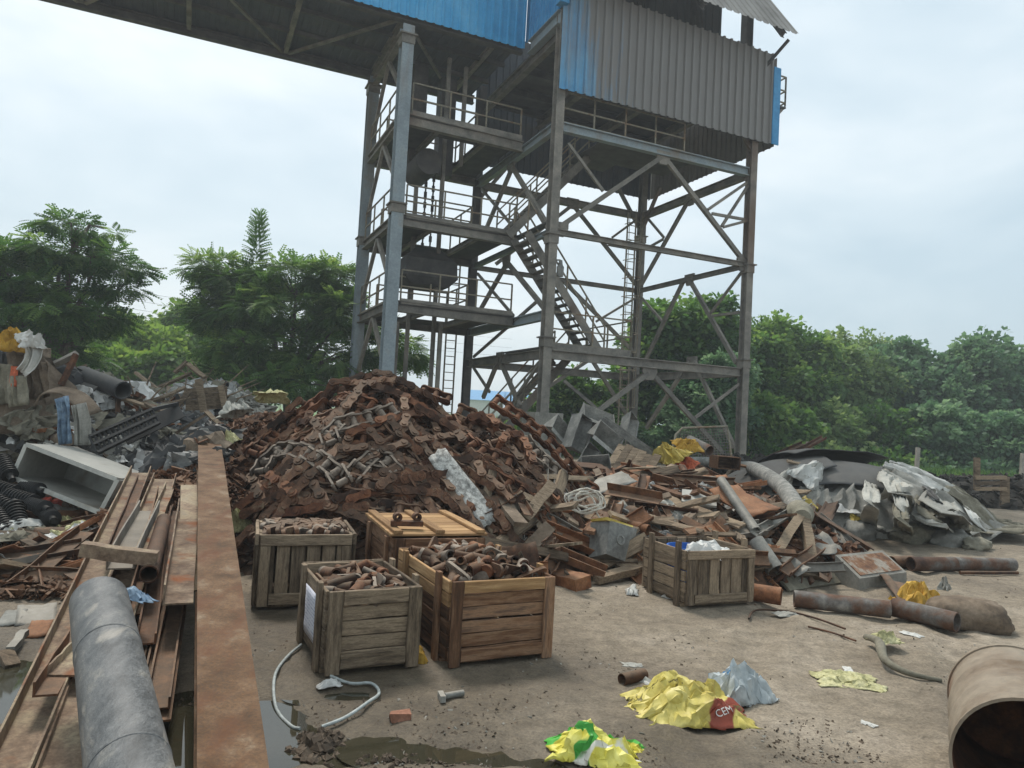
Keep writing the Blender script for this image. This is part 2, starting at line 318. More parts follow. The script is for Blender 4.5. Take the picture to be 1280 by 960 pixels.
def wetness(x, y):
    s = 0
    for (a, b, rx, ry, d) in PUD:
        q = ((x-a)/(rx*1.9))**2 + ((y-b)/(ry*1.9))**2
        s = max(s, (1 if d > .03 else .75)*max(0, 1.25-q))
    for a, b, rx, ry, k in WET:
        q = ((x-a)/rx)**2 + ((y-b)/ry)**2; s = max(s, k*max(0, min(1, 1.6-1.6*q)))
    return min(1, max(0, s + .5*fbm(x, y, 5, 1.6, 3)))
def spaced(lo, hi, a, b, fine, coarse):
    r = []; x = a
    while x <= b: r.append(x); x += fine
    s = fine; x = r[-1]
    while x < hi: s = min(s*1.35, coarse); x += s; r.append(x)
    s = fine; x = a
    while x > lo: s = min(s*1.35, coarse); x -= s; r.insert(0, x)
    return r
xs = spaced(-900, 900, -4.5, 5.5, .045, 120); ys = spaced(-60, 1500, 2.2, 8.5, .045, 120)
mb = MB(); mb.grid([[(x, y, gz(x, y)) for x in xs] for y in ys], len(xs), len(ys))
me = mb.mesh('ground', None, 180)
at_ = me.attributes.new('wet', 'FLOAT', 'POINT'); at_.data.foreach_set('value', [wetness(x, y) if y < 14 else 0 for y in ys for x in xs])
def ground_material():
    mt = bpy.data.materials.new('yard_mud'); mt.use_nodes = True; t = mt.node_tree; n = t.nodes; L = t.links.new; b = n['Principled BSDF']
    tc = n.new('ShaderNodeTexCoord')
    def nzn(s, d=6, r=.6):
        q = n.new('ShaderNodeTexNoise'); q.inputs['Scale'].default_value = s; q.inputs['Detail'].default_value = d; q.inputs['Roughness'].default_value = r; L(tc.outputs['Object'], q.inputs[0]); return q
    a = nzn(.8, 8); c = nzn(9, 8, .7); d = nzn(60, 5, .7); g = nzn(.09, 4)
    r = n.new('ShaderNodeValToRGB'); e = r.color_ramp.elements; e[0].position = .32; e[0].color = hexc('#776c5e'); e[1].position = .68; e[1].color = hexc('#a19585'); q = e.new(.5); q.color = hexc('#8c806f'); L(a.outputs[0], r.inputs[0])
    mr = n.new('ShaderNodeMapRange'); mr.inputs[1].default_value = .3; mr.inputs[2].default_value = .7; mr.inputs[3].default_value = .6; mr.inputs[4].default_value = 1.26; L(c.outputs[0], mr.inputs[0])
    m3 = n.new('ShaderNodeMapRange'); m3.inputs[1].default_value = .35; m3.inputs[2].default_value = .65; m3.inputs[3].default_value = .72; m3.inputs[4].default_value = 1.24; L(d.outputs[0], m3.inputs[0])
    mu = n.new('ShaderNodeMath'); mu.operation = 'MULTIPLY'; L(mr.outputs[0], mu.inputs[0]); L(m3.outputs[0], mu.inputs[1])
    hs = n.new('ShaderNodeHueSaturation'); L(r.outputs[0], hs.inputs['Color']); L(mu.outputs[0], hs.inputs['Value'])
    at_ = n.new('ShaderNodeAttribute'); at_.attribute_name = 'wet'
    wm = n.new('ShaderNodeMath'); L(at_.outputs['Fac'], wm.inputs[0]); m4 = n.new('ShaderNodeMapRange'); m4.inputs[3].default_value = -.18; m4.inputs[4].default_value = .18; L(c.outputs[0], m4.inputs[0]); L(m4.outputs[0], wm.inputs[1]); wm.use_clamp = True
    mi = n.new('ShaderNodeMix'); mi.data_type = 'RGBA'; L(wm.outputs[0], mi.inputs[0]); L(hs.outputs[0], mi.inputs[6])
    wd = n.new('ShaderNodeHueSaturation'); wd.inputs['Value'].default_value = .5; wd.inputs['Saturation'].default_value = 1.15; L(hs.outputs[0], wd.inputs['Color']); L(wd.outputs[0], mi.inputs[7])
    # vegetation far out in the fields beyond the yard
    sx = n.new('ShaderNodeSeparateXYZ'); L(tc.outputs['Object'], sx.inputs[0])
    fr = n.new('ShaderNodeMapRange'); fr.inputs[1].default_value = 29; fr.inputs[2].default_value = 32; L(sx.outputs[1], fr.inputs[0])
    m5 = n.new('ShaderNodeMix'); m5.data_type = 'RGBA'; L(fr.outputs[0], m5.inputs[0]); L(mi.outputs[2], m5.inputs[6])
    r2 = n.new('ShaderNodeValToRGB'); r2.color_ramp.elements[0].color = hexc('#4d6b2e'); r2.color_ramp.elements[1].color = hexc('#6c8a40'); L(c.outputs[0], r2.inputs[0]); L(r2.outputs[0], m5.inputs[7])
    L(m5.outputs[2], b.inputs['Base Color'])
    rr = n.new('ShaderNodeMapRange'); rr.inputs[3].default_value = .95; rr.inputs[4].default_value = .45; L(wm.outputs[0], rr.inputs[0]); L(rr.outputs[0], b.inputs['Roughness'])
    ad = n.new('ShaderNodeMath'); ad.operation = 'ADD'; L(c.outputs[0], ad.inputs[0]); mm = n.new('ShaderNodeMath'); mm.operation = 'MULTIPLY'; mm.inputs[1].default_value = .35; L(d.outputs[0], mm.inputs[0]); L(mm.outputs[0], ad.inputs[1])
    bp = n.new('ShaderNodeBump'); bp.inputs['Strength'].default_value = .95; bp.inputs['Distance'].default_value = .025; L(ad.outputs[0], bp.inputs['Height']); L(bp.outputs[0], b.inputs['Normal'])
    b.inputs['Specular IOR Level'].default_value = .3
    return mt
me.materials.append(ground_material()); me.set_sharp_from_angle(angle=pi)
go = bpy.data.objects.new('ground', me); COL.objects.link(go); tag(go, 'muddy brown yard ground with puddles, stretching to the fields', kind='structure')
wm_ = bpy.data.materials.new('puddle_water'); wm_.use_nodes = True; b_ = wm_.node_tree.nodes['Principled BSDF']
b_.inputs['Base Color'].default_value = hexc('#3a372b'); b_.inputs['Roughness'].default_value = .03; b_.inputs['Alpha'].default_value = .93; b_.inputs['IOR'].default_value = 1.6; b_.inputs['Specular IOR Level'].default_value = .6
for (a, b, rx, ry, d) in PUD:
    mb = MB(); n_ = 28; lv = gz(a, b) + (d*.4 if d > .05 else d*.3)
    mb.add([(a, b, lv)] + [(a + 2.1*rx*cos(2*pi*k/n_), b + 2.1*ry*sin(2*pi*k/n_), lv) for k in range(n_)], [(0, k+1, (k+1) % n_+1) for k in range(n_)])
    if d > .03: mb.build('puddle', wm_, kind='structure', label='shallow brown puddle reflecting the sky on the mud')

# heaps (height above the ground); drawn as their own meshes and used to lay things on them
def h_cone(x, y, cx, cy, rl, rr, rf, rb, h, p=1.25):
    dx = (x-cx)/(rl if x < cx else rr); dy = (y-cy)/(rf if y < cy else rb)
    r = sqrt(dx*dx+dy*dy)
    return 0 if r >= 1 else h*(1-r**p)
def h_dome(x, y, cx, cy, rx, ry, h):
    q = ((x-cx)/rx)**2 + ((y-cy)/ry)**2
    return 0 if q >= 1 else h*(1-q)**.8
def H1(x, y): return max(h_cone(x, y, -1.6, 9.0, 2.0, 2.2, 2.5, 2.3, 1.84, 1.35), h_cone(x, y, -.45, 9.5, 1.8, 1.75, 2.8, 2.0, 1.5, 1.6))
def H1b(x, y): return h_cone(x, y, -3.35, 10.4, 1.7, 1.9, 3.9, 2.0, 1.42, 1.6)
def H2(x, y): return h_dome(x, y, 2.05, 10.6, 2.75, 3.4, .8)
def H3(x, y): return h_cone(x, y, -7.6, 12.2, 3.0, 3.4, 3.0, 2.4, 1.95, 1.6)
def H3b(x, y): return h_cone(x, y, -6.0, 15.0, 3.0, 2.4, 3.0, 2.0, 1.8, 1.7)
def H4(x, y): return h_dome(x, y, 6.0, 13.1, 2.6, 1.8, .98)
def H5(x, y): return h_dome(x, y, 14.5, 19.5, 5.5, 2.4, .62)
def H6(x, y): return h_dome(x, y, 6.6, 19, 2.6, 2.2, .75)
HEAPS = [H1, H1b, H2, H3, H3b, H4, H5, H6]
def hz(x, y): return gz(x, y) + max(H(x, y) for H in HEAPS)
def hn(x, y, e=.12):
    return Vector((-(hz(x+e, y)-hz(x-e, y))/(2*e), -(hz(x, y+e)-hz(x, y-e))/(2*e), 1)).normalized()
def S(px, py, near=2.0, far=40):
    """point of ground or heap seen at a photo pixel"""
    v = ray(px, py); v = v / v.y; d = near
    while d < far:
        p = CAM + v*d
        if p.z <= hz(p.x, p.y):
            lo, hi = d-.15, d
            for _ in range(12):
                mid = (lo+hi)/2; p = CAM+v*mid
                if p.z <= hz(p.x, p.y): hi = mid
                else: lo = mid
            return CAM + v*hi
        d += .15
    return CAM + v*far
def heap_mesh(name, H, x0, x1, y0, y1, step, mt, label, rough=.12, fr=3.0):
    mb = MB(); nx = int((x1-x0)/step)+1; ny = int((y1-y0)/step)+1; P = []
    for j in range(ny):
        row = []
        for i in range(nx):
            x = x0+i*step; y = y0+j*step; h = H(x, y)
            row.append((x, y, gz(x, y) + (h + rough*fbm(x, y, 2, fr, 4)*min(1, h*3) if h > 0 else -.08) - .02))
        P.append(row)
    mb.grid(P, nx, ny); return mb.build(name, mt, label=label, kind='stuff', smooth=60)
heap_mesh('scrap_mound', H1, -3.9, 1.5, 6.4, 11.5, .08, M['scrapsoil'], 'dark rusty heap core under the piled conveyor chains', .2, 4)
heap_mesh('rust_mound', H1b, -5.2, -1.3, 6.4, 12.5, .07, M['scrapsoil'], 'low heap of rusty fragments left of the chains', .16, 5)
heap_mesh('scrap_mound', H2, -.8, 5.0, 7.0, 14.3, .1, M['scrapsoil'], 'dirt core of the scrap heap right of the chains', .2, 3)
heap_mesh('rubbish_mound', H3, -10.8, -4.0, 9.0, 14.8, .11, M['scrapsoil'], 'core of the rubbish heap at the left edge', .25, 3)
heap_mesh('rubbish_mound', H3b, -9.2, -3.4, 11.9, 17.2, .12, M['scrapsoil'], 'core of the far rubbish heap before the trees', .25, 3)
heap_mesh('belt_mound', H4, 3.0, 9.3, 11.0, 15.0, .1, M['canvas'], 'core of the mound covered by old conveyor belts', .3, 3)
heap_mesh('soil_mound', H5, 8.8, 20.2, 17.0, 22.0, .12, M['soil'], 'low bank of black soil below the vine covered trees', .3, 1.7)
heap_mesh('soil_mound', H6, 3.9, 9.3, 16.7, 21.3, .12, M['soil'], 'low dark debris bank beside the right tower leg', .25, 1.7)

# ------------------------------------------------------------------ steel tower
TA = radians(24.2); TU = Vector((cos(TA), sin(TA), 0)); TV = Vector((-sin(TA), cos(TA), 0)); TM = Vector((.93, 21.0, 0))
def T(u, v, z): return TM + TU*u + TV*v + Vector((0, 0, z))
def onv(px, py, v0):      # on the plane v = v0
    r = ray(px, py); o = T(0, v0, 0); t = (o-CAM).dot(TV)/r.dot(TV); return CAM + r*t
def onu(px, py, u0):
    r = ray(px, py); o = T(u0, 0, 0); t = (o-CAM).dot(TU)/r.dot(TU); return CAM + r*t
UA, VB, UL, VF, VG = 7.44, 6.43, -4.12, 2.25, 6.6
tower = thing('conveyor_tower', 'tall grey steel conveyor tower with stairs, platforms and a sheet clad house on top', 'tower', T(0, 0, 0))
def tpart(name, mb, mt='steel', parent=None, **k): return mb.build(name, M[mt], parent or tower, **k)
def tbar(name, p, q, prof, mt='steel', up=(0, 0, 1), parent=None): return tpart(name, MB().bar(p, q, prof, up), mt, parent)
def column(u, v, ztop, w, h, mt, zs=(), lower=None):
    c = tpart('column', MB().bar(T(u, v, -.2), T(u, v, ztop), P_I(w, h, .02, .03), up=TV), mt)
    for z in zs:
        b = MB(); b.box(T(u, v, z), (w+.16, h+.16, .04), Matrix.Rotation(TA, 3, 'Z')); b.build('splice_plate', M['steel'], c)
        b = MB(); b.box(T(u, v, z-.151), (w+.05, h+.05, .26), Matrix.Rotation(TA, 3, 'Z')); b.build('splice_collar', M['steel'], c)
    fh = 1.75 if (u, v) == (0, 0) else .45
    tpart('footing', MB().box(T(u, v, fh/2-.2), (.9, .9, fh+.4), Matrix.Rotation(TA, 3, 'Z')), 'conc')
    return c
column(0, 0, 13.9, .27, .29, 'steel', (3.95, 7.0))
column(UA, 0, 14.2, .26, .28, 'steel', (3.9, 7.1))
column(UA, VB, 14, .27, .27, 'steel', (9.4,))
column(0, VB, 14, .27, .27, 'steel_dark')
column(UL, VF, 13.2, .36, .40, 'steel_blue', (7.75, 12.9))
column(UL, VG, 13.4, .36, .40, 'steel_blue', (7.6, 13.1))
# beams of the four faces
Ib = P_I(.2, .28, .02, .03); Is = P_I(.14, .17, .015, .02)
for z, pr, mt in ((10.25, Ib, 'steel_blue'), (7.1, Is, 'steel'), (3.47, Ib, 'steel')):
    tbar('beam', T(.17, 0, z), T(UA-.17, 0, z), pr, mt)
    tbar('beam', T(UA, .17, z), T(UA, VB-.17, z), pr)
    tbar('beam', T(.17, VB, z), T(UA-.17, VB, z), pr)
    tbar('beam', T(0, .17, z), T(0, VB-.17, z), pr, 'steel_blue' if z > 5 else 'steel')
tbar('beam', T(0, .17, 4.62), T(0, VB-.17, 4.62), Ib, 'steel_blue')
# braces: pixel pairs on each face plane
bp = P_rect(.11, .14); bs = P_rect(.07, .09)
def brace(a, b, pl, prof=bp, mt='steel', k=0):
    f = onv if pl[0] == 'v' else onu
    o = .003*k
    tbar('brace', f(a[0], a[1], pl[1]+o), f(b[0], b[1], pl[1]+o), prof, mt)
FR, RB_, BB, LL = ('v', .02), ('u', UA), ('v', VB), ('u', 0)
for a, b, pl, pr in (((826,197),(699,284),FR,bp), ((832,199),(930,327),FR,bp), ((710,179),(754,239),FR,bs), ((885,262),(934,228),FR,bs), ((902,283),(935,232),FR,bs), ((890,267),(934,275),FR,bs), ((904,284),(934,276),FR,bs),
    ((810,467),(684,561),FR,bp), ((815,467),(921,586),FR,bp), ((924,480),(869,522),FR,bs), ((705,476),(746,511),FR,bs),
    ((862,350),(921,454),RB_,bp), ((854,352),(806,452),RB_,bp), ((928,339),(888,392),RB_,bs), ((888,395),(929,390),RB_,bs), ((861,250),(801,357),RB_,bp), ((868,250),(929,328),RB_,bs), ((808,271),(830,297),RB_,bs), ((806,312),(829,299),RB_,bs), ((802,372),(830,404),RB_,bs), ((862,452),(808,535),RB_,bp), ((868,452),(918,560),RB_,bp),
    ((716,256),(796,357),BB,bp), ((716,256),(620,330),BB,bp), ((765,297),(799,272),BB,bs), ((760,306),(800,313),BB,bs), ((705,352),(792,440),BB,bp), ((795,372),(745,402),BB,bs), ((740,450),(790,530),BB,bp), ((736,450),(600,540),BB,bp),
    ((640,208),(687,286),LL,bp), ((638,215),(606,290),LL,bp), ((602,236),(640,282),LL,bs), ((634,328),(681,386),LL,bp), ((632,332),(600,388),LL,bp), ((597,342),(642,395),LL,bs), ((671,377),(592,446),LL,bs), ((624,448),(650,508),LL,bp), ((624,448),(604,497),LL,bp), ((587,452),(612,490),LL,bs), ((676,452),(642,500),LL,bs)):
    brace(a, b, pl, pr, k=RN.randint(-9, 9))
def gusset(px, py, pl, s=.45):
    f = onv if pl[0] == 'v' else onu; c = f(px, py, pl[1]); d = TU if pl[0] == 'v' else TV; n_ = TV if pl[0] == 'v' else TU
    b = MB(); b.bar(c-n_*.035, c+n_*.035, [(-s*.6,.13),(s*.6,.13),(s*.6,-.05),(s*.3,-.3),(-s*.3,-.3),(-s*.6,-.05)], (0,0,1)); tpart('gusset', b)
for q in ((829,194,FR), (812,463,FR), (700,283,FR), (929,328,FR), (862,347,RB_), (864,247,RB_), (865,450,RB_), (716,252,BB), (625,445,LL), (639,206,LL), (633,325,LL)): gusset(*q)
# portal bracing of the gallery legs
for z in (4.7, 7.3, 10.38, 13.2):
    tbar('beam', T(UL, VF+.2, z), T(UL, VG-.2, z), Ib)
    mid = T(UL, (VF+VG)/2, z-.12)
    for v in (VF+.18, VG-.18): tbar('brace', mid, T(UL+.004*z, v, z-2.0), bp)
    if z < 13:
        tbar('beam', T(UL+.2, VF, z), T(-.1, VF, z-.06), P_I(.2, .34, .02, .03))
        tbar('beam', T(UL+.2, VG, z), T(-.1, VB+.02, z-.06), Ib)
        for u in (-2.9, -1.3): tbar('beam', T(u, VF+.12, z-.02), T(u, VG-.12, z-.02), Is)
# decks and rails
def deck(name, u0, u1, v0, v1, z, parent=None):
    return tpart(name, MB().box(T((u0+u1)/2, (v0+v1)/2, z), (u1-u0, v1-v0, .05), Matrix.Rotation(TA, 3, 'Z')), 'steel_dark')
def railing(pts, h=1.05, step=1.25, mid=(.55, .12), mt='rail', r=.024):
    b = MB()
    for p, q in zip(pts, pts[1:]):
        d = (q-p); n_ = max(1, round(Vector((d.x, d.y, 0)).length/step)); up = Vector((0, 0, 1))
        for k in range(n_+1): c = p+d*(k/n_); b.bar(c, c+up*h, P_rect(.045, .045), TU)
        for hh in (h,)+mid: b.bar(p+up*hh, q+up*hh, P_rect(.042, .042))
    return tpart('railing', b, mt)
for z in (4.62, 7.22, 10.36):
    zt = z+.15
    deck('deck', UL+.25, -.15, VF-.05, VF+1.1, zt); deck('deck', -1.25, -.15, VF+1.102, VG, zt+.003); deck('deck', UL+.25, -1.252, VG-1.2, VG, zt+.002)
    if z > 5: deck('deck', UL+.25, -2.85, VF+1.102, VG-1.202, zt-.003)
    railing([T(UL+.3, VF+.02, zt), T(-.18, VF+.02, zt)])
    railing([T(UL-.02, VF+.3, zt), T(UL-.02, VG-.3, zt)])
    railing([T(-1.3, VF+1.1, zt), T(UL+.3, VF+1.1, zt)], mid=(.55,))
    railing([T(-1.3, VF+1.15, zt), T(-1.3, VG-1.2, zt), T(UL+.3, VG-1.2, zt)], mid=(.55,))
    tpart('toe_board', MB().bar(T(UL+.3, VF-.06, zt+.09), T(-.15, VF-.06, zt+.09), P_rect(.02, .16)), 'steel')
# stairs along u
def stairs(u0, z0, u1, z1, v0, v1, n):
    st = bpy.data.objects.new('staircase', None); COL.objects.link(st); st.parent = tower; ORG[st.name] = org(tower)
    for v in (v0, v1): tbar('stringer', T(u0, v, z0), T(u1, v, z1), P_rect(.05, .26), 'steel', parent=st)
    for k in range(1, n):
        f = k/n; tpart('tread', MB().box(T(u0+(u1-u0)*f, (v0+v1)/2, z0+(z1-z0)*f), (.26, abs(v1-v0)-.06, .035), Matrix.Rotation(TA, 3, 'Z')), 'steel', st)
    for v in (v0, v1):
        b = MB(); up = Vector((0, 0, 1)); p, q = T(u0, v, z0), T(u1, v, z1)
        for hh in (1.0, .55): b.bar(p+up*hh, q+up*hh, P_rect(.042, .042))
        for k in range(5): c = p.lerp(q, k/4); b.bar(c, c+up*1.0, P_rect(.042, .042), TU)
        b.build('handrail', M['rail'], st)
stairs(-1.3, .1, 1.7, 3.55, 1.75, 2.75, 17)
stairs(2.55, 3.6, -.35, 7.2, .95, 2.0, 18)
stairs(-.55, 7.3, 2.2, 10.35, 1.95, 2.95, 16)
deck('landing', -.1, 3.0, .15, 2.9, 3.66); railing([T(.25, .12, 3.7), T(3.0, .12, 3.7), T(3.02, 2.9, 3.7)])
tpart('toe_board', MB().bar(T(.2, .1, 3.72), T(3.0, .1, 3.72), P_rect(.03, .2)), 'steel')
deck('landing', -.14, .1, .2, 3.0, 7.38); deck('landing', 1.9, 3.4, .2, 3.0, 10.42); railing([T(.25, .25, 10.42), T(4.8, .25, 10.42)]); deck('landing', 3.402, 5.4, .2, 2.2, 10.418)
def ladder(u, v, z0, z1, cage):
    b = MB(); a = T(u-.2, v, 0); c = T(u+.2, v, 0); up = Vector((0, 0, 1))
    for s_ in (a, c): b.bar(s_+up*z0, s_+up*z1, P_rect(.05, .05), TU)
    k = z0+.2
    while k < z1: b.bar(a+up*k, c+up*k, P_rect(.03, .03)); k += .3
    l = tpart('ladder', b, 'rail')
    if cage:
        b = MB(); k = z0+2
        while k < z1:
            b.tube([T(u+.33*cos(t)*1.05, v-.02-.62*sin(t), k) for t in [pi*i/8 for i in range(9)]], .018, 4); k += .75
        for t in (.5, 1.1, pi/2, 2.1, 2.65): b.bar(T(u+.345*cos(t), v-.02-.62*sin(t), z0+2), T(u+.345*cos(t), v-.02-.62*sin(t), z1), P_rect(.025, .012), TU)
        b.build('ladder_cage', M['rail'], l)
ladder(6.75, VB-.3, .2, 10.2, True)
ladder(-.6, VB+.3, .2, 7.2, False)
# posts, hoist pipe under the gallery
for u, v, z0, z1 in ((-2.3, 3.6, 0, 13.3), (-1.6, 3.9, 9.9, 13.3), (-3.0, 4.2, 2.0, 9.0), (-2.2, 3.2, 0, 4.5), (-3.3, 4.4, 0, 4.5)):
    tbar('hanger', T(u, v, z0), T(u, v, z1), P_rect(.12, .12), 'steel', up=TU)
tpart('drive_drum', MB().lathe(T(-2.9, 3.2, 9.6), TV, [(0, 0), (0, .42), (1.6, .42), (1.6, 0)], 20), 'steel_dark', smooth=40)
for u, v, s_ in ((-2.9, 5.0, .5), (-1.75, 5.4, .55)): tpart('chute', MB().bar(T(u, v, 9.9), T(u, v, 13.4), P_rect(s_, s_), TU), 'steel_dark')
hop = thing('suspended_magnet', 'heavy grey box hanging on chains between the tower platforms', 'hoist load', T(-2.6, 4.0, 5.65))
b = MB(); R_ = Matrix.Rotation(TA, 3, 'Z')
def frus(b, c, a0, b0, a1, b1, h):
    vs = []
    for z, a, d in ((0, a0, b0), (h, a1, b1)):
        for x, y in ((-1,-1),(1,-1),(1,1),(-1,1)): vs.append(c + R_ @ Vector((x*a/2, y*d/2, z)))
    b.add(vs, [(3,2,1,0),(4,5,6,7),(0,1,5,4),(1,2,6,5),(2,3,7,6),(3,0,4,7)])
frus(b, T(-2.6, 4.0, 5.65), 1.3, 1.3, 1.75, 1.6, .25); frus(b, T(-2.6, 4.0, 5.9), 1.78, 1.63, 1.78, 1.63, .12); frus(b, T(-2.6, 4.0, 6.02), 1.74, 1.6, 1.7, 1.56, .45); frus(b, T(-2.6, 4.0, 6.47), 1.65, 1.5, .8, .6, .45)
b.build('magnet_body', M['steel_dark'], hop)
for du, dv in ((-.35, -.3), (.35, .3)):
    b = MB(); z = 6.9; k = 0
    while z < 9.9:
        b.bar(T(-2.6+du*.5, 4+dv*.5, z), T(-2.6+du*.5, 4+dv*.5, z+.2), P_rect(.1 if k % 2 else .03, .03 if k % 2 else .1), TU); z += .17; k += 1
    b.build('hoist_chain', M['steel_dark'], hop)
lamp = thing('flood_lamp', 'small caged lamp fixed to the middle tower column', 'lamp', T(.28, -.12, 6.0))
MB().lathe(T(.28, -.12, 5.75), (0, 0, 1), [(0, 0), (.02, .1), (.3, .11), (.36, .07), (.5, .05), (.5, 0)], 12).build('lamp_housing', M['galv'], lamp, smooth=40)
MB().bar(T(.1, -.05, 6.25), T(.28, -.12, 6.25), P_rect(.04, .04)).build('bracket', M['steel'], lamp)

# ---- corrugated cladding
def corr(b, o, du, length, z0, z1, nrm, pitch=.27, dep=.04, dz=None):
    """trapezoid sheet from o along du, between heights z0 and z1 (functions of distance or numbers)"""
    n_ = int(length/pitch); top = []; bot = []; prev = 0
    f0 = z0 if callable(z0) else (lambda s: z0); f1 = z1 if callable(z1) else (lambda s: z1)
    for k in range(n_):
        for fr, d in ((0, 0), (.62, 0), (.7, 1), (.92, 1)):
            s = min(length, (k+fr)*pitch); p = o + du*s + nrm*(dep*d)
            bot.append(p + Vector((0, 0, f0(s)))); top.append(p + Vector((0, 0, f1(s))) + (dz or Vector()))
    b.grid([bot, top], len(bot), 2)
def blue_mat(name, a, bwid, lo, hi, axis_off, dirv):
    """blue painted sheet with a second colour growing along the wall; on the house, brown dust"""
    mt = surf(name, [(.3, '#3187bb'), (.5, '#449ed0'), (.7, '#66b0d8')], .7, 6, bscale=10, rough=.5, rnd=.03, fine=.08)
    n = mt.node_tree.nodes; L = mt.node_tree.links.new; p = n['Principled BSDF']; src = p.inputs['Base Color'].links[0].from_socket
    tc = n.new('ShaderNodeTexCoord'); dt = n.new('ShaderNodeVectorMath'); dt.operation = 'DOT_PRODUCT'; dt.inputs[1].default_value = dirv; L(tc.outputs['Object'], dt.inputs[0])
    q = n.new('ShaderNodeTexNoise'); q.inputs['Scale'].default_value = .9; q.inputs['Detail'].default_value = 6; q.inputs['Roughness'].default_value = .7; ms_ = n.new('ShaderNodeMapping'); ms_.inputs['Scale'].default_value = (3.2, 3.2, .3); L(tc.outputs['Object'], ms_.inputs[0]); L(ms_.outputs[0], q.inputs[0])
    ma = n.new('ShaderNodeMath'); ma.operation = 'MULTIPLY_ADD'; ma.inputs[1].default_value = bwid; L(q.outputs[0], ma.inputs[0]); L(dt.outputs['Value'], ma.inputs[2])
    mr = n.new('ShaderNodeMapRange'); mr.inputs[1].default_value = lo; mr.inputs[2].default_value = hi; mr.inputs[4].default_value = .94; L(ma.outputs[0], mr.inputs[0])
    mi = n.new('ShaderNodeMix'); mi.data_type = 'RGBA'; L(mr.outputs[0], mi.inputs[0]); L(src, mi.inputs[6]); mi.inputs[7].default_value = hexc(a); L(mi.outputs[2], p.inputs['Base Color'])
    return mt
M['blue_house'] = blue_mat('blue_house_sheet', '#827a71', 6.0, 6.4, 9.0, 0, (TU.x, TU.y, .35))
M['blue_gal'] = blue_mat('blue_gallery_sheet', '#a9b7bb', 5.0, 7.5, 13.0, 0, tuple(-TU))  # blue near the house, paler towards the far end
M['blue'] = surf('blue_trim', [(.3, '#2f7db0'), (.7, '#4a98c8')], 2, 5, bscale=14, rough=.5, rnd=.04, fine=.1)
zr = lambda px, py, v: onv(px, py, v).z
uR = (onv(972, 130, -.28)-T(0, -.28, 0)).dot(TU)
zt1 = zr(972, 71, -.28); zt0 = zr(760, -4, -.28)
us0 = (onv(760, -4, -.28)-T(0, -.28, 0)).dot(TU)
ZT = lambda s: zt1 + .02 + (uR-s)*.02
b = MB(); corr(b, T(-.15, -.28, 0), TU, uR+.15, 11.26, lambda s: ZT(s), -TV, .3, .075); tpart('wall_sheet', b, 'blue_house', solid=.004)
b = MB(); corr(b, T(uR-.02, -.2, 0), TV, VB+1.0, 11.26, ZT(uR), TU, .275, .045); tpart('wall_sheet', b, 'sheet_grey', solid=.004)
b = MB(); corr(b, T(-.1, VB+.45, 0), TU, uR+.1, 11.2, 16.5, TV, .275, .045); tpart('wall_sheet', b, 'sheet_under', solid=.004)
b = MB(); corr(b, T(-.18, -.2, 0), TV, VF+.2, lambda s: 13.72, 19.5, -TU, .2, .035); tpart('wall_sheet', b, 'blue', solid=.004)
tpart('corner_trim', MB().bar(T(uR-.15, -.38, 11.24), T(uR-.15, -.38, 13.9), P_rect(.3, .03), TV), 'blue')
tpart('corner_trim', MB().bar(T(-.19, -.3, 13.75), T(-.19, -.3, 19.5), P_rect(.3, .3), TV), 'blue')
# floor, floor beams and inner frame of the house
tpart('house_floor', MB().box(T(uR/2, VB/2, 13.55), (uR-.3, VB-.1, .08), Matrix.Rotation(TA, 3, 'Z')), 'steel_dark')
for v in (.35, 1.6, 3.2, 4.8, 6.1): tbar('floor_beam', T(.25, v, 13.35), T(uR-.3, v, 13.35), Ib, 'steel_dark')
for u in (.1, 2.5, 5.0, 7.3): tbar('floor_beam', T(u, -.15, 13.2), T(u, VB+.3, 13.2), P_I(.22, .34, .02, .03), 'steel')
tbar('eave_beam', T(-.1, -.1, 13.5), T(-.1, VF-.25, 13.5), P_I(.24, .42, .02, .03), 'steel_blue')
for u in (.2, 2.7, 5.2): tbar('girt', T(u, -.2, 11.3), T(u, -.2, 13.3), bs, 'steel_dark')
tbar('girt', T(-.05, -.18, 11.35), T(uR-.1, -.18, 11.35), bs, 'steel_dark')
for a, c in (((0,0),(1.6,.4)), ((UA,0),(UA-1.4,.3)), ((UA,VB),(UA-1.2,VB)), ((UA,VB),(UA,VB-1.2)), ((0,VB),(1.2,VB))):
    tbar('knee_brace', T(a[0], a[1], 11.0 if a[1] == 0 else 9.6), T(c[0], c[1], 13.1 if a[1] == 0 else 11.2), bp, 'steel')
# roof over the house: sheet rising away from the camera
ev = -1.35
pr = onv(1002, 45, ev); ur = (pr-T(0, ev, 0)).dot(TU); zr_ = pr.z; pl_ = onv(865, 0, ev); ul = (pl_-T(0, ev, 0)).dot(TU)
sl = (pl_.z-zr_)/(ul-ur)
b = MB(); n_ = int((ur+1.0)/.3); bot = []; top = []
for k in range(n_):
    for fr, d in ((0,0),(.6,0),(.7,1),(.92,1)):
        u = -1.0 + (k+fr)*.3; z = zr_ + 0*sl
        bot.append(T(u, ev, z + .045*d)); top.append(T(u-.25, ev+2.3, z+3.3 + .045*d))
b.grid([bot, top], len(bot), 2); tpart('roof_sheet', b, 'sheet_roof', solid=.006)
for u in (1.0, 4.2, UA): tbar('rafter', T(u, ev+.1, zr_-.1), T(u, ev+2.2, zr_+2.9), Is, 'steel_dark')
for u in (.5, 3.0, 5.3, UA+.05): tbar('house_post', T(u, .55, 13.6), T(u, .55, zr_+2.5), P_I(.3, .3, .02, .02), 'steel_dark', up=TU)
tbar('roof_strut', T(UA+.05, .4, zr_-1.15), T(ur-.25, ev+.3, zr_-.05), bs, 'steel_dark')
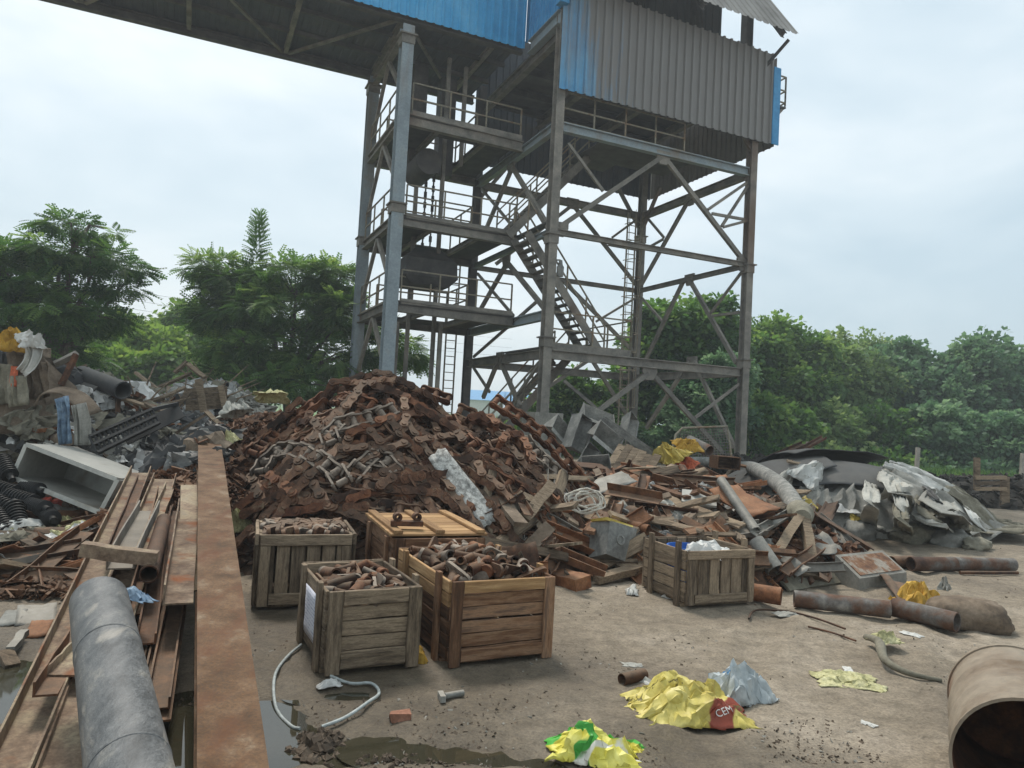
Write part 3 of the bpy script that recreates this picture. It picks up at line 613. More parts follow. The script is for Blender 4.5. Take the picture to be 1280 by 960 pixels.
tbar('house_beam', T(.2, .8, zr_-.3), T(UA+.2, .8, zr_-.3), Ib, 'steel_dark')
b = MB(); corr(b, T(-.1, 1.1, 0), TU, UA-.35, 13.6, zr_+3.3, -TV, .3, .04); tpart('dark_backing', b, 'sheet_under', solid=.004)  # added dark sheet closing the opening, stands for the shade inside
# little balcony on the right end
deck('balcony_deck', uR+.06, uR+.95, .3, 2.2, ZT(uR)-1.35); railing([T(uR+.1, .32, ZT(uR)-1.3), T(uR+.92, .32, ZT(uR)-1.3), T(uR+.92, 2.15, ZT(uR)-1.3)], step=.9)
tbar('knee_brace', T(uR+.05, .4, ZT(uR)-2.3), T(uR+.85, .4, ZT(uR)-1.4), bs)

# ------------------------------------------------------------------ conveyor gallery
gal = thing('conveyor_gallery', 'long blue sheet clad conveyor gallery running out of frame at upper left', 'conveyor gallery', T(-4, 4.4, 13.3))
U0, U1 = -30, -.3
b = MB(); corr(b, T(U0, VF-.22, 0), TU, U1-U0+.12, 13.42, 16.4, -TV, .275, .045); b.build('wall_sheet', M['blue_gal'], gal, solid=.004)
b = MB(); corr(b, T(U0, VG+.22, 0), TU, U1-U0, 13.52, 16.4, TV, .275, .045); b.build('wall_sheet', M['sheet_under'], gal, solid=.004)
b = MB(); vv = np.linspace(VF-.1, VG+.1, 2)
n_ = int((U1-U0)/.3); A = []; B_ = []
for k in range(n_):
    for fr, d in ((0,0),(.5,0),(.6,1),(.9,1)):
        u = U0+(k+fr)*.3; A.append(T(u, VF-.15, 13.72+.03*d)); B_.append(T(u, VG+.15, 13.72+.03*d))
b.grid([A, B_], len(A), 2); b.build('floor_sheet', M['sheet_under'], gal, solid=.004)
b = MB(); b.box(T((U0+U1)/2, (VF+VG)/2, 16.5), (U1-U0, VG-VF+.9, .1), Matrix.Rotation(TA, 3, 'Z')); b.build('roof', M['sheet_roof'], gal)
for v in (VF, VG): MB().bar(T(U0, v, 13.5), T(U1, v, 13.5), P_I(.22, .3, .02, .03)).build('chord', M['steel_dark'], gal)
for v in (VF+1.45, VF+2.9): MB().bar(T(U0, v, 13.62), T(U1, v, 13.62), P_rect(.1, .14)).build('stringer', M['steel_dark'], gal)
k = 0; u = -1.2
while u > U0:
    MB().bar(T(u, VF+.12, 13.56), T(u, VG-.12, 13.56), P_I(.14, .2, .012, .02)).build('cross_beam', M['steel'], gal)
    a, c = (VF+.15, VG-.15) if k % 2 else (VG-.15, VF+.15)
    MB().bar(T(u-.1, a, 13.48), T(u-2.9, c, 13.48), P_rect(.1, .08)).build('brace', M['steel'], gal)
    u -= 3.0; k += 1
# ------------------------------------------------------------------ vegetation
NR = np.random.default_rng(5)
def frond_template(pairs=6, ll=.26, lw=.07):
    q = []
    for i in range(pairs):
        s = .12 + .88*(i+.5)/pairs; L_ = ll*(1.15 - .75*abs(s-.45)); zz = -.25*s*s
        for sg in (-1, 1):
            a = np.array([s, 0, zz]); d = np.array([.45, sg*.9, -.25]); d /= np.linalg.norm(d); w = np.array([.9, -sg*.45, 0])*lw
            q.append([a, a+d*L_*.5+w, a+d*L_, a+d*L_*.5-w])
    return np.array(q)
def sprig_template(n=9, ll=.3, lw=.13, seed=1):
    r = np.random.default_rng(seed); q = []
    for i in range(n):
        s = r.uniform(0, .8); t = r.uniform(0, 2*pi); a = np.array([s, .12*cos(t), .12*sin(t)])
        d = np.array([.6, cos(t), .6*sin(t)-.35]); d /= np.linalg.norm(d); w = np.cross(d, r.normal(size=3)*.6+np.array([0, 0, 1])); w = w/np.linalg.norm(w)*lw
        L_ = ll*r.uniform(.7, 1.2); q.append([a, a+d*L_*.45+w, a+d*L_, a+d*L_*.45-w])
    return np.array(q)
FROND = frond_template(); SPRIG = sprig_template(10); SMALL = sprig_template(12, .34, .16, 3)
def leaf_mesh(name, pos, dirs, scales, tmpl, tint):
    n = len(pos); up = np.tile(np.array([0, 0, 1.]), (n, 1)) + NR.normal(size=(n, 3))*.35
    d = dirs/np.linalg.norm(dirs, axis=1, keepdims=True); s = np.cross(up, d); s /= np.linalg.norm(s, axis=1, keepdims=True)+1e-9; u = np.cross(d, s)
    T_ = tmpl.reshape(-1, 3); k = len(T_)
    V = pos[:, None, :] + scales[:, None, None]*(T_[None, :, 0:1]*d[:, None, :] + T_[None, :, 1:2]*s[:, None, :] + T_[None, :, 2:3]*u[:, None, :])
    V = V.reshape(-1, 3); nq = len(V)//4
    me = bpy.data.meshes.new(name); me.vertices.add(len(V)); me.vertices.foreach_set('co', V.astype(np.float32).ravel())
    me.loops.add(len(V)); me.loops.foreach_set('vertex_index', np.arange(len(V), dtype=np.int32))
    me.polygons.add(nq); me.polygons.foreach_set('loop_start', np.arange(0, len(V), 4, dtype=np.int32))
    a = me.attributes.new('tint', 'FLOAT', 'POINT'); a.data.foreach_set('value', np.repeat(np.clip(tint, 0, 1), k).astype(np.float32))
    me.update(); return me
def crown_points(blobs, n_total, sub, fine, droop, flat=1.0):
    """blobs: (centre, radii); leaves gather in small clumps spread over and inside each blob"""
    vol = np.array([r[0]*r[2] for c, r in blobs]); share = vol/vol.sum(); P = []; D = []; Tn = []
    for (c, r), sh in zip(blobs, share):
        c = np.array(c); r = np.array(r); m_ = max(6, int(sub*sh)); per = max(4, int(n_total*sh/m_))
        for _ in range(m_):
            v = NR.normal(size=3); v /= np.linalg.norm(v); 
            if v[2] < -.35: v[2] *= .4
            q = c + v*r*NR.uniform(.35, 1.0)**.6
            tn = NR.uniform(.15, .85)
            e = NR.normal(size=(per, 3)); e /= np.linalg.norm(e, axis=1, keepdims=True)
            e[:, 2] = e[:, 2]*flat
            rad = fine*NR.uniform(.7, 1.35)
            P.append(q + e*rad*NR.uniform(.1, 1, size=(per, 1))); D.append(e + v*.55 + np.array([0, 0, -droop])); Tn.append(tn + NR.normal(size=per)*.14)
    return np.concatenate(P), np.concatenate(D), np.concatenate(Tn)
def tree(name, label, base, blobs, n, sub, fine, sc_, tmpl, mt, trunk=.12, droop=.25, flat=.6, stems=1, group=None, cat='tree', extra=None):
    base = Vector(base); t = thing(name, label, cat, base, group)
    P, D, Tn = crown_points([(c, r) for c, r in blobs], n, sub, fine, droop, flat)
    if extra is not None: P = np.concatenate([P, extra[0]]); D = np.concatenate([D, extra[1]]); Tn = np.concatenate([Tn, extra[2]])
    me = leaf_mesh('crown', P - np.array(base), D, np.concatenate([NR.uniform(sc_[0], sc_[1], len(P)-(len(extra[3]) if extra is not None else 0)), extra[3] if extra is not None else np.zeros(0)]), tmpl, Tn); me.materials.append(M[mt])
    o = bpy.data.objects.new('crown', me); COL.objects.link(o); o.parent = t
    if trunk:
        b = MB(); top = Vector(np.mean([c for c, r in blobs], axis=0))
        fork = base.lerp(Vector((top.x, top.y, top.z)), .45); fork.x = base.x*.6+top.x*.4
        if stems == 1: b.tube([base-Vector((0,0,.2)), base.lerp(fork, .5)+Vector((.08, 0, 0)), fork], [trunk*1.25, trunk, trunk*.85], 10)
        for i, (c, r) in enumerate(blobs):
            c = Vector(c); s_ = fork if stems == 1 else base+Vector((NR.uniform(-.3, .3), NR.uniform(-.2, .2), 0))
            mid = s_.lerp(c, .5)+Vector((NR.uniform(-.25, .25), NR.uniform(-.25, .25), .3))
            b.tube([s_, mid, c], [trunk*.7, trunk*.5, trunk*.2], 7)
            for k in range(4):
                v = Vector(NR.normal(size=3)).normalized(); v.z = abs(v.z)*.6
                e = c + Vector((v.x*r[0], v.y*r[1], v.z*r[2]))*.8; b.tube([mid.lerp(c, .6), c.lerp(e, .5)+Vector((0,0,.1)), e], [trunk*.28, trunk*.18, .012], 5)
        b.build('trunk', M['bark'], t, smooth=60)
    return t
def B(px, py, rx, ry, d, depth=None):
    p = at(px, py, d); k = pxm(d); return (tuple(p), (rx*k, (depth or rx)*k, ry*k))
def base(px, d): p = at(px, 520, d); return (p.x, p.y, 0)

# left dark tree, layered branches
tree('broadleaf_tree', 'dark layered tree rising at the left edge behind the rubbish heap', base(70, 23), [B(75,318,62,24,23), B(120,330,55,20,23), B(20,350,60,40,23), B(95,285,45,16,23), B(150,362,34,14,23.4), B(60,385,80,38,23), B(110,400,50,28,23), B(-20,400,60,60,23), B(40,440,80,35,23.5), B(-10,330,40,30,23)], 9000, 420, .34, (.3, .58), FROND, 'leaf_dark', .16, .2, .4)
# middle tree with the upright shoot
sp = at(322, 300, 27); k = pxm(27); ex = []
eP = []; eD = []; eS = []
for i in range(12):
    z = sp.z - 32*k + i*5.6*k
    for j in range(9):
        a = 2*pi*j/9+i*.6; eP.append((sp.x, sp.y, z)); eD.append((cos(a), sin(a), .35+.09*i)); eS.append(.62-.022*i)
extra = (np.array(eP), np.array(eD), np.full(len(eP), .35), np.array(eS))
mt_ = tree('broadleaf_tree', 'bushy tree with one tall upright leafy shoot behind the chain pile', base(360, 27), [B(322,345,16,20,27), B(262,335,34,22,27), B(300,358,45,26,27), B(372,352,55,28,27), B(415,350,34,24,27), B(350,395,85,38,27), B(425,400,45,40,26.6), B(275,400,40,30,27), B(330,440,75,35,26.4), B(410,452,60,35,26.3), B(485,440,48,30,26.8), B(290,470,60,28,26), B(380,485,90,26,26)], 13500, 620, .36, (.32, .62), FROND, 'leaf', .15, .25, .45, extra=extra)
# paler trees behind
tree('broadleaf_tree', 'light green bushy tree between the two darker left trees', base(160, 36), [B(135,425,45,30,36), B(180,440,45,30,36), B(95,450,40,34,36), B(205,460,40,25,36), B(165,470,70,30,35)], 3600, 200, .5, (.7, 1.1), SPRIG, 'leaf_light', .14)
tree('broadleaf_tree', 'pale far tree peeking out left of the bushy shoot tree', base(240, 40), [B(245,410,35,22,40), B(225,440,40,28,40), B(268,440,40,30,40), B(240,472,60,26,39)], 2600, 160, .55, (.75, 1.2), SPRIG, 'leaf_light', .14)
# under and beside the tower
tree('broadleaf_tree', 'dark green tree growing inside the right tower legs', base(850, 33.5), [B(850,412,52,34,33.5), B(895,405,34,30,33.5), B(820,450,45,40,33.5), B(880,455,55,45,33.2), B(800,490,40,36,33), B(870,505,60,38,33)], 5200, 300, .45, (.55, .95), SPRIG, 'leaf_dark', .16)
tree('shrub', 'dusty grey green shrub at the foot of the right tower leg', base(885, 30), [B(870,510,40,30,30), B(900,530,34,28,30), B(850,540,45,26,30), B(905,480,28,34,30)], 2600, 160, .35, (.4, .7), SPRIG, 'leaf_vine', .05, stems=3, cat='shrub')
tree('shrub', 'green shrub behind the stairs under the tower', base(720, 32), [B(715,495,34,26,32), B(745,520,40,26,32), B(690,525,34,22,32), B(775,535,40,26,32)], 2600, 160, .4, (.45, .8), SPRIG, 'leaf', .06, stems=3, cat='shrub')
# tree row on the right, nearest first
R_T = [
 ('feathery pale tree just right of the tower leg', 975, 37, [B(962,424,34,18,37), B(990,448,46,28,37), B(950,450,40,38,37), B(995,480,50,40,36.6), B(955,505,45,40,36)], 'leaf', SPRIG),
 ('yellowish green tree standing second right of the tower', 1040, 39, [B(1036,438,24,14,39), B(1022,468,46,30,39), B(1060,480,48,40,38.6), B(1020,510,55,40,38)], 'leaf_far', SPRIG),
 ('thin topped tree in the gap of the right tree row', 1085, 44, [B(1085,446,30,16,44), B(1095,470,40,26,44), B(1075,500,45,36,43.5), B(1110,520,40,36,43)], 'leaf_far', SPRIG),
 ('wide tree hung with creepers in the right tree row', 1150, 40, [B(1135,452,26,14,40), B(1168,474,44,28,40), B(1120,490,42,40,39.5), B(1160,520,60,44,39)], 'leaf_vine', SMALL),
 ('dome shaped tree wrapped in creepers at the right', 1235, 38, [B(1232,462,36,30,38), B(1225,495,44,40,37.6), B(1250,510,45,44,37.4), B(1205,530,45,42,37)], 'leaf_vine', SMALL),
 ('creeper covered tree cut off by the right edge', 1300, 37, [B(1290,505,40,34,37), B(1275,545,40,40,36.5), B(1320,520,50,50,37), B(1390,510,60,60,37)], 'leaf_vine', SMALL)]
for lab, px, d, bl, mt, tm in R_T:
    tree('broadleaf_tree', lab, base(px, d), bl, 4300, 210, .68, (.5, .9), tm, mt, .15, .35, .7, group='tree row on the right')
und = [('leafy bush under the feathery tree beside the tower leg', 955, 33, [B(950,535,34,34,33), B(985,550,34,30,33), B(935,560,28,26,33), B(965,572,40,18,32), B(995,580,34,14,31.5)], 'leaf'),
       ('tall grassy bush behind the black belt mound', 1030, 34, [B(1030,545,45,34,34), B(1000,570,40,24,34), B(1065,560,36,30,34), B(1040,584,46,14,32), B(1000,582,40,14,32)], 'leaf_far'),
       ('dark shaded bush right of the belt mound', 1110, 34, [B(1105,550,42,36,34), B(1130,575,40,26,34), B(1080,580,30,20,34), B(1115,590,46,14,32)], 'leaf_dark'),
       ('drooping creeper bush left of the wooden stand', 1175, 33, [B(1175,550,40,40,33), B(1165,585,40,24,33), B(1200,575,34,30,33), B(1180,597,46,13,31.5)], 'leaf_vine'),
       ('drooping creeper bush behind the wooden stand', 1255, 32, [B(1250,560,45,40,32), B(1285,580,40,30,32), B(1225,595,34,20,32), B(1260,603,46,12,31)], 'leaf_vine')]
for lab, px, d, bl, mt in und:
    tree('shrub', lab, base(px, d), bl, 2900, 190, .4, (.45, .8), SMALL, mt, .05, .45, .8, stems=3, group='undergrowth below the right trees', cat='shrub')
# bare creeper stems below the right trees
b = MB()
for i in range(26):
    q = base(1090+i*8+NR.uniform(-5, 5), 33.5+NR.uniform(-1, 1)); h = NR.uniform(1.6, 3.4); l = NR.uniform(-.3, .3)
    b.tube([(q[0], q[1], -.1), (q[0]+l*.4, q[1], h*.5), (q[0]+l, q[1], h)], [.03, .025, .015], 5)
b.build('creeper_stems', M['bark'], label='thin bare creeper stems hanging below the right trees', kind='stuff')
# far woods and the crop behind the tower
def far_wood(name, label, px0, px1, d, ytop, mt, n):
    bl = []; x = px0
    while x < px1: bl.append(B(x, ytop+NR.uniform(-6, 6)+ (x-640)*.054+16, 26, 18, d, 30)); x += 24
    P, D, Tn = crown_points(bl, n, n//12, 1.1, .2, .8)
    me = leaf_mesh(name, P, D, NR.uniform(1.2, 2.2, len(P)), SPRIG, Tn); me.materials.append(M[mt]); o = bpy.data.objects.new(name, me); COL.objects.link(o); tag(o, label, kind='stuff')
far_wood('far_wood', 'low far-off wood beyond the fields at left', -60, 330, 75, 470, 'leaf_far', 2600)
far_wood('far_wood', 'low far-off wood beyond the fields at right', 900, 1420, 80, 480, 'leaf_far', 3000)
# crop / tall grass strip
def grass(name, label, px0, px1, d0, d1, n, h0, h1, mt='grass'):
    P = []; D = []
    for _ in range(n):
        d = NR.uniform(d0, d1); px = NR.uniform(px0, px1); q = base(px, d); P.append((q[0], q[1], 0)); D.append((NR.normal()*.25, NR.normal()*.25, 1))
    tm = np.array([[[0, -.03, 0], [.5, -.04, 0], [1, .1, .05], [.5, .04, 0]], [[0, 0, 0], [.45, .1, .05], [.8, .35, .1], [.4, .17, .05]], [[0, 0, 0], [.4, -.1, -.05], [.7, -.35, .1], [.35, -.17, 0]]])
    me = leaf_mesh(name, np.array(P), np.array(D), NR.uniform(h0, h1, n), tm, NR.uniform(.1, .9, n)); me.materials.append(M[mt]); o = bpy.data.objects.new(name, me); COL.objects.link(o); tag(o, label, kind='stuff')
grass('tall_grass', 'tall green crop growing behind the tower', 480, 960, 31, 44, 5000, .9, 1.7)
grass('tall_grass', 'rough grass under the right trees', 930, 1330, 28, 31, 2600, .25, .6, 'leaf_dark')
grass('tall_grass', 'rough grass behind the left heaps', -40, 480, 20, 30, 2600, .4, 1.1)
# far sheds
for px, w_, lab in ((606, 46, 'far low industrial shed with blue roof seen between the tower legs'), (648, 30, 'far smaller shed with blue roof left of the middle tower column')):
    d = 150; c = at(px, 505, d); k = pxm(d); sh = thing('industrial_shed', lab, 'shed', (c.x, c.y, 0))
    MB().box((c.x, c.y, 2.2), (w_*k, 14, 4.4)).build('wall', M['white'], sh)
    b = MB(); x0, x1 = c.x-w_*k/2-.5, c.x+w_*k/2+.5
    b.add([(x0, c.y-7.6, 4.42), (x1, c.y-7.6, 4.42), (x1, c.y+7.6, 4.42), (x0, c.y+7.6, 4.42), (x0, c.y, 6.6), (x1, c.y, 6.6)], [(0,1,5,4), (2,3,4,5), (1,2,5), (3,0,4), (3,2,1,0)]); b.build('roof', M['blue'], sh)
# power lines
for i in range(3):
    p0 = at(90, 352+i*11, 60); p1 = at(640, 424+i*11, 90); mid = (p0+p1)/2-Vector((0, 0, .5))
    b = MB(); b.tube([p0, p0.lerp(mid, .5)-Vector((0, 0, .15)), mid, mid.lerp(p1, .5)-Vector((0, 0, .15)), p1], .012, 4)
    b.build('power_line', M['steel_dark'], label=['upper', 'middle', 'lower'][i]+' of three thin power lines crossing the sky at left', cat='power line', group='power lines')
# ------------------------------------------------------------------ conveyor chains
PITCH_ = .165
def stadium(b, x0, x1, r, y0, y1, n=6, waist=False):
    o = [(x1+r*sin(pi*k/n), -r*cos(pi*k/n)) for k in range(n+1)] + ([((x0+x1)/2, r*.68)] if waist else []) + [(x0-r*sin(pi*k/n), r*cos(pi*k/n)) for k in range(n+1)] + ([((x0+x1)/2, -r*.68)] if waist else [])
    m_ = len(o); b.add([(x, y0, z) for x, z in o] + [(x, y1, z) for x, z in o], [tuple(range(m_)), tuple(reversed(range(m_, 2*m_)))] + [(i, i+m_, (i+1) % m_+m_, (i+1) % m_) for i in range(m_)])
def link_mesh(outer):
    b = MB(); y = .088 if outer else .066; h = PITCH_/2
    for s in (-1, 1):
        stadium(b, -h, h, .05, s*y-.011, s*y+.011, 6, True)
        for x in (-h, h): b.lathe((x, s*(y+.008), 0), (0, s, 0), [(0, .027), (.014, .026), (.014, 0)], 10)
    for x in (-h, h):
        b.lathe((x, -.06, 0), (0, 1, 0), [(0, .021), (.12, .021)], 8)
        b.lathe((x, -.05, 0), (0, 1, 0), [(0, .021), (0, .036), (.1, .036), (.1, .021)], 12)
    return b.mesh('chain_link', None, 40)
LINKS = (link_mesh(True), link_mesh(False))
for me in LINKS: me.materials.append(M['chain'])
def resample(P, step):
    # smooth, then walk in equal steps
    C_ = []
    for i in range(len(P)-1):
        p0 = P[max(i-1, 0)]; p1 = P[i]; p2 = P[i+1]; p3 = P[min(i+2, len(P)-1)]
        for k in range(12):
            t = k/12; C_.append(.5*((2*p1)+(-p0+p2)*t+(2*p0-5*p1+4*p2-p3)*t*t+(-p0+3*p1-3*p2+p3)*t**3))
    C_.append(P[-1]); out = [C_[0]]; last = C_[0]
    for q in C_[1:]:
        while (q-last).length >= step:
            last = last + (q-last).normalized()*step; out.append(last)
    return out
def strand(P, mode, mt, label, group=None, roll=0, rnd=None):
    Q = resample(P, PITCH_)
    if len(Q) < 3: return
    t = thing('conveyor_chain', label, 'chain', Q[len(Q)//2], group)
    for i in range(len(Q)-1):
        c = (Q[i]+Q[i+1])/2; x = (Q[i+1]-Q[i]).normalized(); n_ = hn(c.x, c.y)
        if mode == 'edge':
            y = (CAM-c).normalized()*.8 + n_*.45; z = x.cross(y)
        else: z = n_ + (CAM-c).normalized()*.7
        z = (z.normalized() + Vector((rnd.uniform(-.12,.12), rnd.uniform(-.12,.12), rnd.uniform(-.12,.12)))); z = Matrix.Rotation(radians(roll), 3, x) @ z
        place(LINKS[i % 2], 'chain_link', M[mt], c, x, z, t)
cr = random.Random(3)
def SP(px, py, lift): 
    p = S(px, py)
    if 290 < px < 760 and py < 650 and p.y > 9.15: return at(px, py, 9.15)+Vector((0, -lift, lift*.3))
    return p + hn(p.x, p.y)*lift
STR = [
 ([(407,502),(380,522),(345,552),(312,580)], 'flat','chain_rust', .14, 'long rust red chain running down the left side of the pile, rollers showing'),
 ([(408,516),(412,496),(424,484),(450,487),(475,498),(498,508)], 'edge','chain', .12, 'chain bent sharply over the left shoulder of the pile top'),
 ([(440,482),(465,473),(492,476),(512,488),(532,502)], 'edge','chain', .05, 'chain arching over the very top of the pile'),
 ([(420,503),(440,508),(466,516)], 'flat','chain_rust', .1, 'short piece of chain with open rollers just under the top'),
 ([(475,486),(492,494),(510,503),(530,515),(555,530),(582,545)], 'edge','chain', .16, 'chain sloping right from the top toward the middle of the pile'),
 ([(365,563),(384,547),(404,544),(412,570)], 'edge','chain', .15, 'chain hooked like an arch on the left middle of the pile'),
 ([(420,572),(418,558),(435,547),(457,543),(475,536),(497,526)], 'flat','chain_grey', .2, 'pale dusty chain crossing the middle of the pile'),
 ([(340,606),(352,588),(367,579),(390,583),(410,596),(427,611),(434,634)], 'flat','chain_grey', .2, 'grey dusty chain in a round arch above the left crate'),
 ([(328,612),(334,628),(346,648)], 'edge','chain', .12, 'chain hanging straight down left under the grey arch'),
 ([(352,612),(367,624),(382,644)], 'edge','chain_rust', .14, 'chain hanging down inside the grey arch'),
 ([(400,620),(408,634),(418,652)], 'edge','chain', .1, 'chain end standing up right under the grey arch'),
 ([(470,624),(490,611),(512,607),(536,614)], 'edge','chain', .14, 'chain curved behind the closed wooden crate'),
 ([(440,610),(467,584),(485,594),(497,610)], 'flat','chain_grey', .16, 'chain folded with bare pins in the dark hollow of the pile'),
 ([(620,508),(650,529),(680,552),(707,583),(725,608),(744,634)], 'flat','chain_rust', .2, 'long rusty chain sliding down the right flank to the scrap'),
 ([(645,560),(662,582),(682,600),(702,618)], 'flat','chain_grey', .16, 'grey chain lying below the long chain on the right flank'),
 ([(548,537),(575,561),(592,576),(612,588),(637,598)], 'flat','chain_rust', .18, 'rust red chain slanting across the right middle of the pile'),
 ([(585,545),(603,542),(618,560)], 'edge','chain_rust', .2, 'short rust red chain looped in the right middle'),
 ([(618,574),(628,560),(641,566),(650,584),(652,602)], 'edge','chain_rust', .18, 'rusty chain curled over at the right foot of the pile'),
 ([(566,594),(582,590),(598,604),(602,626)], 'edge','chain', .16, 'loose brown links lying above the silver plate'),
 ([(575,517),(600,534),(625,546),(652,564)], 'flat','chain', .1, 'brown chain just left of the long right flank chain'),
 ([(530,494),(552,500),(575,510)], 'flat','chain_rust', .14, 'short chain lying right behind the pile top'),
 ([(500,520),(502,545),(492,560)], 'edge','chain', .14, 'chain end hanging into the centre hollow'),
 ([(512,530),(540,545),(560,560),(585,580)], 'edge','chain', .2, 'dark chain sagging across the centre of the pile'),
 ([(380,505),(350,530),(322,552)], 'edge','chain', .05, 'dark chain partly buried behind the left slope chain')]
for P, mode, mt, lift, lab in STR: strand([SP(a, b, lift) for a, b in P], mode, mt, lab, None, rnd=cr)
for k in range(120):      # tangled fill
    px = cr.uniform(330, 720); top = 490+max(0, (px-500))*.55 if px > 460 else 490+(460-px)*.72
    if cr.random() < .3: px = cr.uniform(400, 540); top = 490
    py = cr.uniform(top+12, min(top+170, 655)); a = (.72+cr.uniform(-.22, .22) if px > 510 else -.68+cr.uniform(-.25, .25) if px < 420 else cr.uniform(-.5, .4)); L_ = cr.uniform(40, 95); cv = cr.uniform(-14, 14)
    P = [(px-L_*cos(a), py-L_*sin(a)), (px-cv*sin(a), py+cv*cos(a)), (px+L_*cos(a), py+L_*sin(a))]
    if any(S(*q).y > 9.6 for q in P): continue
    mt_c = cr.choice(['chain', 'chain', 'chain', 'chain', 'chain_rust'])
    where_ = ('upper ' if py < 545 else 'middle ' if py < 595 else 'lower ') + ('left flank' if px < 400 else 'left centre' if px < 475 else 'centre' if px < 545 else 'right centre' if px < 620 else 'right flank')
    lab_ = {'chain': 'dark brown', 'chain_grey': 'dusty grey', 'chain_rust': 'rust red'}[mt_c] + ' tangled chain half buried on the ' + where_ + ' of the pile'
    strand([SP(*q, cr.uniform(.0, .16)) for q in P], cr.choice(['edge', 'edge', 'flat']), mt_c, lab_, 'tangled chains filling the pile', cr.uniform(-25, 25), rnd=cr)

# loose rusty chips
def chips(name, label, fn, n, s0, s1, mt, seed, mats=None):
    r = random.Random(seed); b = MB()
    for _ in range(n):
        x, y, z = fn(r); s = r.uniform(s0, s1)
        rot = Matrix.Rotation(r.uniform(0, pi), 3, 'Z') @ Matrix.Rotation(r.uniform(-1, 1), 3, 'X') @ Matrix.Rotation(r.uniform(-1, 1), 3, 'Y')
        b.box((x, y, z+s*.15), (s*r.uniform(.6, 2.2), s*r.uniform(.4, 1), s*r.uniform(.08, .28)), rot, s*.12, r)
    return b.build(name, M[mt], label=label, kind='stuff')
def on_heap(H, x0, x1, y0, y1, hm=.05, lift=.0):
    def f(r):
        while True:
            x = r.uniform(x0, x1); y = r.uniform(y0, y1)
            if H(x, y) > hm: return x, y, hz(x, y)+lift
    return f
chips('rust_fragments', 'countless small rusty steel fragments covering the heap left of the chains', on_heap(H1b, -5.2, -1.6, 6.6, 11.5), 9000, .02, .085, 'rust_dark', 1)
chips('rust_fragments', 'rusty offcuts strewn over the heap left of the chains', on_heap(H1b, -5.2, -1.6, 6.6, 11.5), 1800, .04, .13, 'rust', 2)
chips('rust_fragments', 'small rusty fragments between the piled chains', on_heap(H1, -3.9, 1.5, 6.6, 11.4), 5000, .03, .12, 'rust_dark', 3)
chips('scrap_fragments', 'small scrap fragments filling the heap right of the chains', on_heap(H2, -.6, 4.8, 7.2, 14.0), 5200, .03, .15, 'rust_dark', 4)
chips('scrap_fragments', 'small grey rubble filling the heap right of the chains', on_heap(H2, -.6, 4.8, 7.2, 14.0), 1400, .03, .12, 'conc', 5)
chips('rubbish_fragments', 'small dark rubbish fragments on the left heap', on_heap(H3, -10.6, -4.2, 9.4, 13.5), 3600, .04, .18, 'cloth_brown', 6)
chips('rubbish_fragments', 'small grey rubbish fragments on the far left heap', on_heap(H3b, -9, -3.6, 12.2, 16.5), 3600, .04, .2, 'conc', 7)
chips('soil_lumps', 'black soil lumps on the bank below the right trees', on_heap(H5, 9, 20, 17.2, 20.5), 1800, .06, .22, 'soil', 8)
chips('soil_lumps', 'dark soil lumps and splinters beside the right tower leg', on_heap(H6, 4, 9.2, 16.9, 20), 900, .06, .3, 'soil', 9)

# ------------------------------------------------------------------ generic scrap pieces
def sheet_mb(l, w, seed, bend=.25, curl=.06, nx=9, ny=6, ragged=.06):
    r = random.Random(seed); ph = r.uniform(0, 6); P = []
    for j in range(ny):
        row = []
        for i in range(nx):
            s = i/(nx-1)-.5; t = j/(ny-1)-.5
            z = bend*l*(s*s-.08)*2 + curl*l*noise.noise(Vector((s*3+seed, t*3, 1.7))) + curl*.5*l*sin(5*t+ph)*s
            x = s*l + (ragged*l*noise.noise(Vector((t*6, seed*1.3, 5))) if i in (0, nx-1) else 0); y = t*w + (ragged*w*noise.noise(Vector((s*6, seed*2.3, 9))) if j in (0, ny-1) else 0)
            row.append((x, y, z))
        P.append(row)
    return MB().grid(P, nx, ny)
SHEETS = [sheet_mb(1, .55, k, RN.uniform(-.25, .3), RN.uniform(.03, .1)) for k in range(6)]
def piece(kind, a, b, w, h, mt, name, label, cat, la=.08, lb=.08, da=None, db=None, up=None, group=None, seed=None):
    """scrap member between two photo pixels, resting on whatever lies there (or at given depths)"""
    A = at(a[0], a[1], da) if da else SP(a[0], a[1], la); B_ = at(b[0], b[1], db) if db else SP(b[0], b[1], lb)
    n_ = Vector(up) if up else (hn((A.x+B_.x)/2, (A.y+B_.y)/2)+Vector((0, -.35, .3)))
    m_ = MB(); k = dict(label=label, cat=cat, group=group)
    if kind == 'sheet':
        sd_ = seed if seed is not None else RN.randint(0, 999); x = (B_-A); L_ = x.length; me = sheet_mb(L_, w, sd_, RN.uniform(-.1, .18), .05).mesh(name, None, 60); me.materials.append(M[mt])
        o = place(me, name, M[mt], (A+B_)/2, x, n_, **k); md = o.modifiers.new('thickness', 'SOLIDIFY'); md.thickness = max(h, .006); return o
    if kind == 'tube': return m_.pipe(A, B_, w, h, 18).build(name, M[mt], smooth=40, **k)
    pr = dict(I=lambda: P_I(w, h, .012, .014), C=lambda: P_C(w, h), L=lambda: P_L(w, h), R=lambda: P_rect(w, h), H=lambda: P_H(w, h))[kind]()
    return m_.bar(A, B_, pr, n_, 4 if kind == 'R' else 2, .006, RN).build(name, M[mt], **k)
TMPL = {}
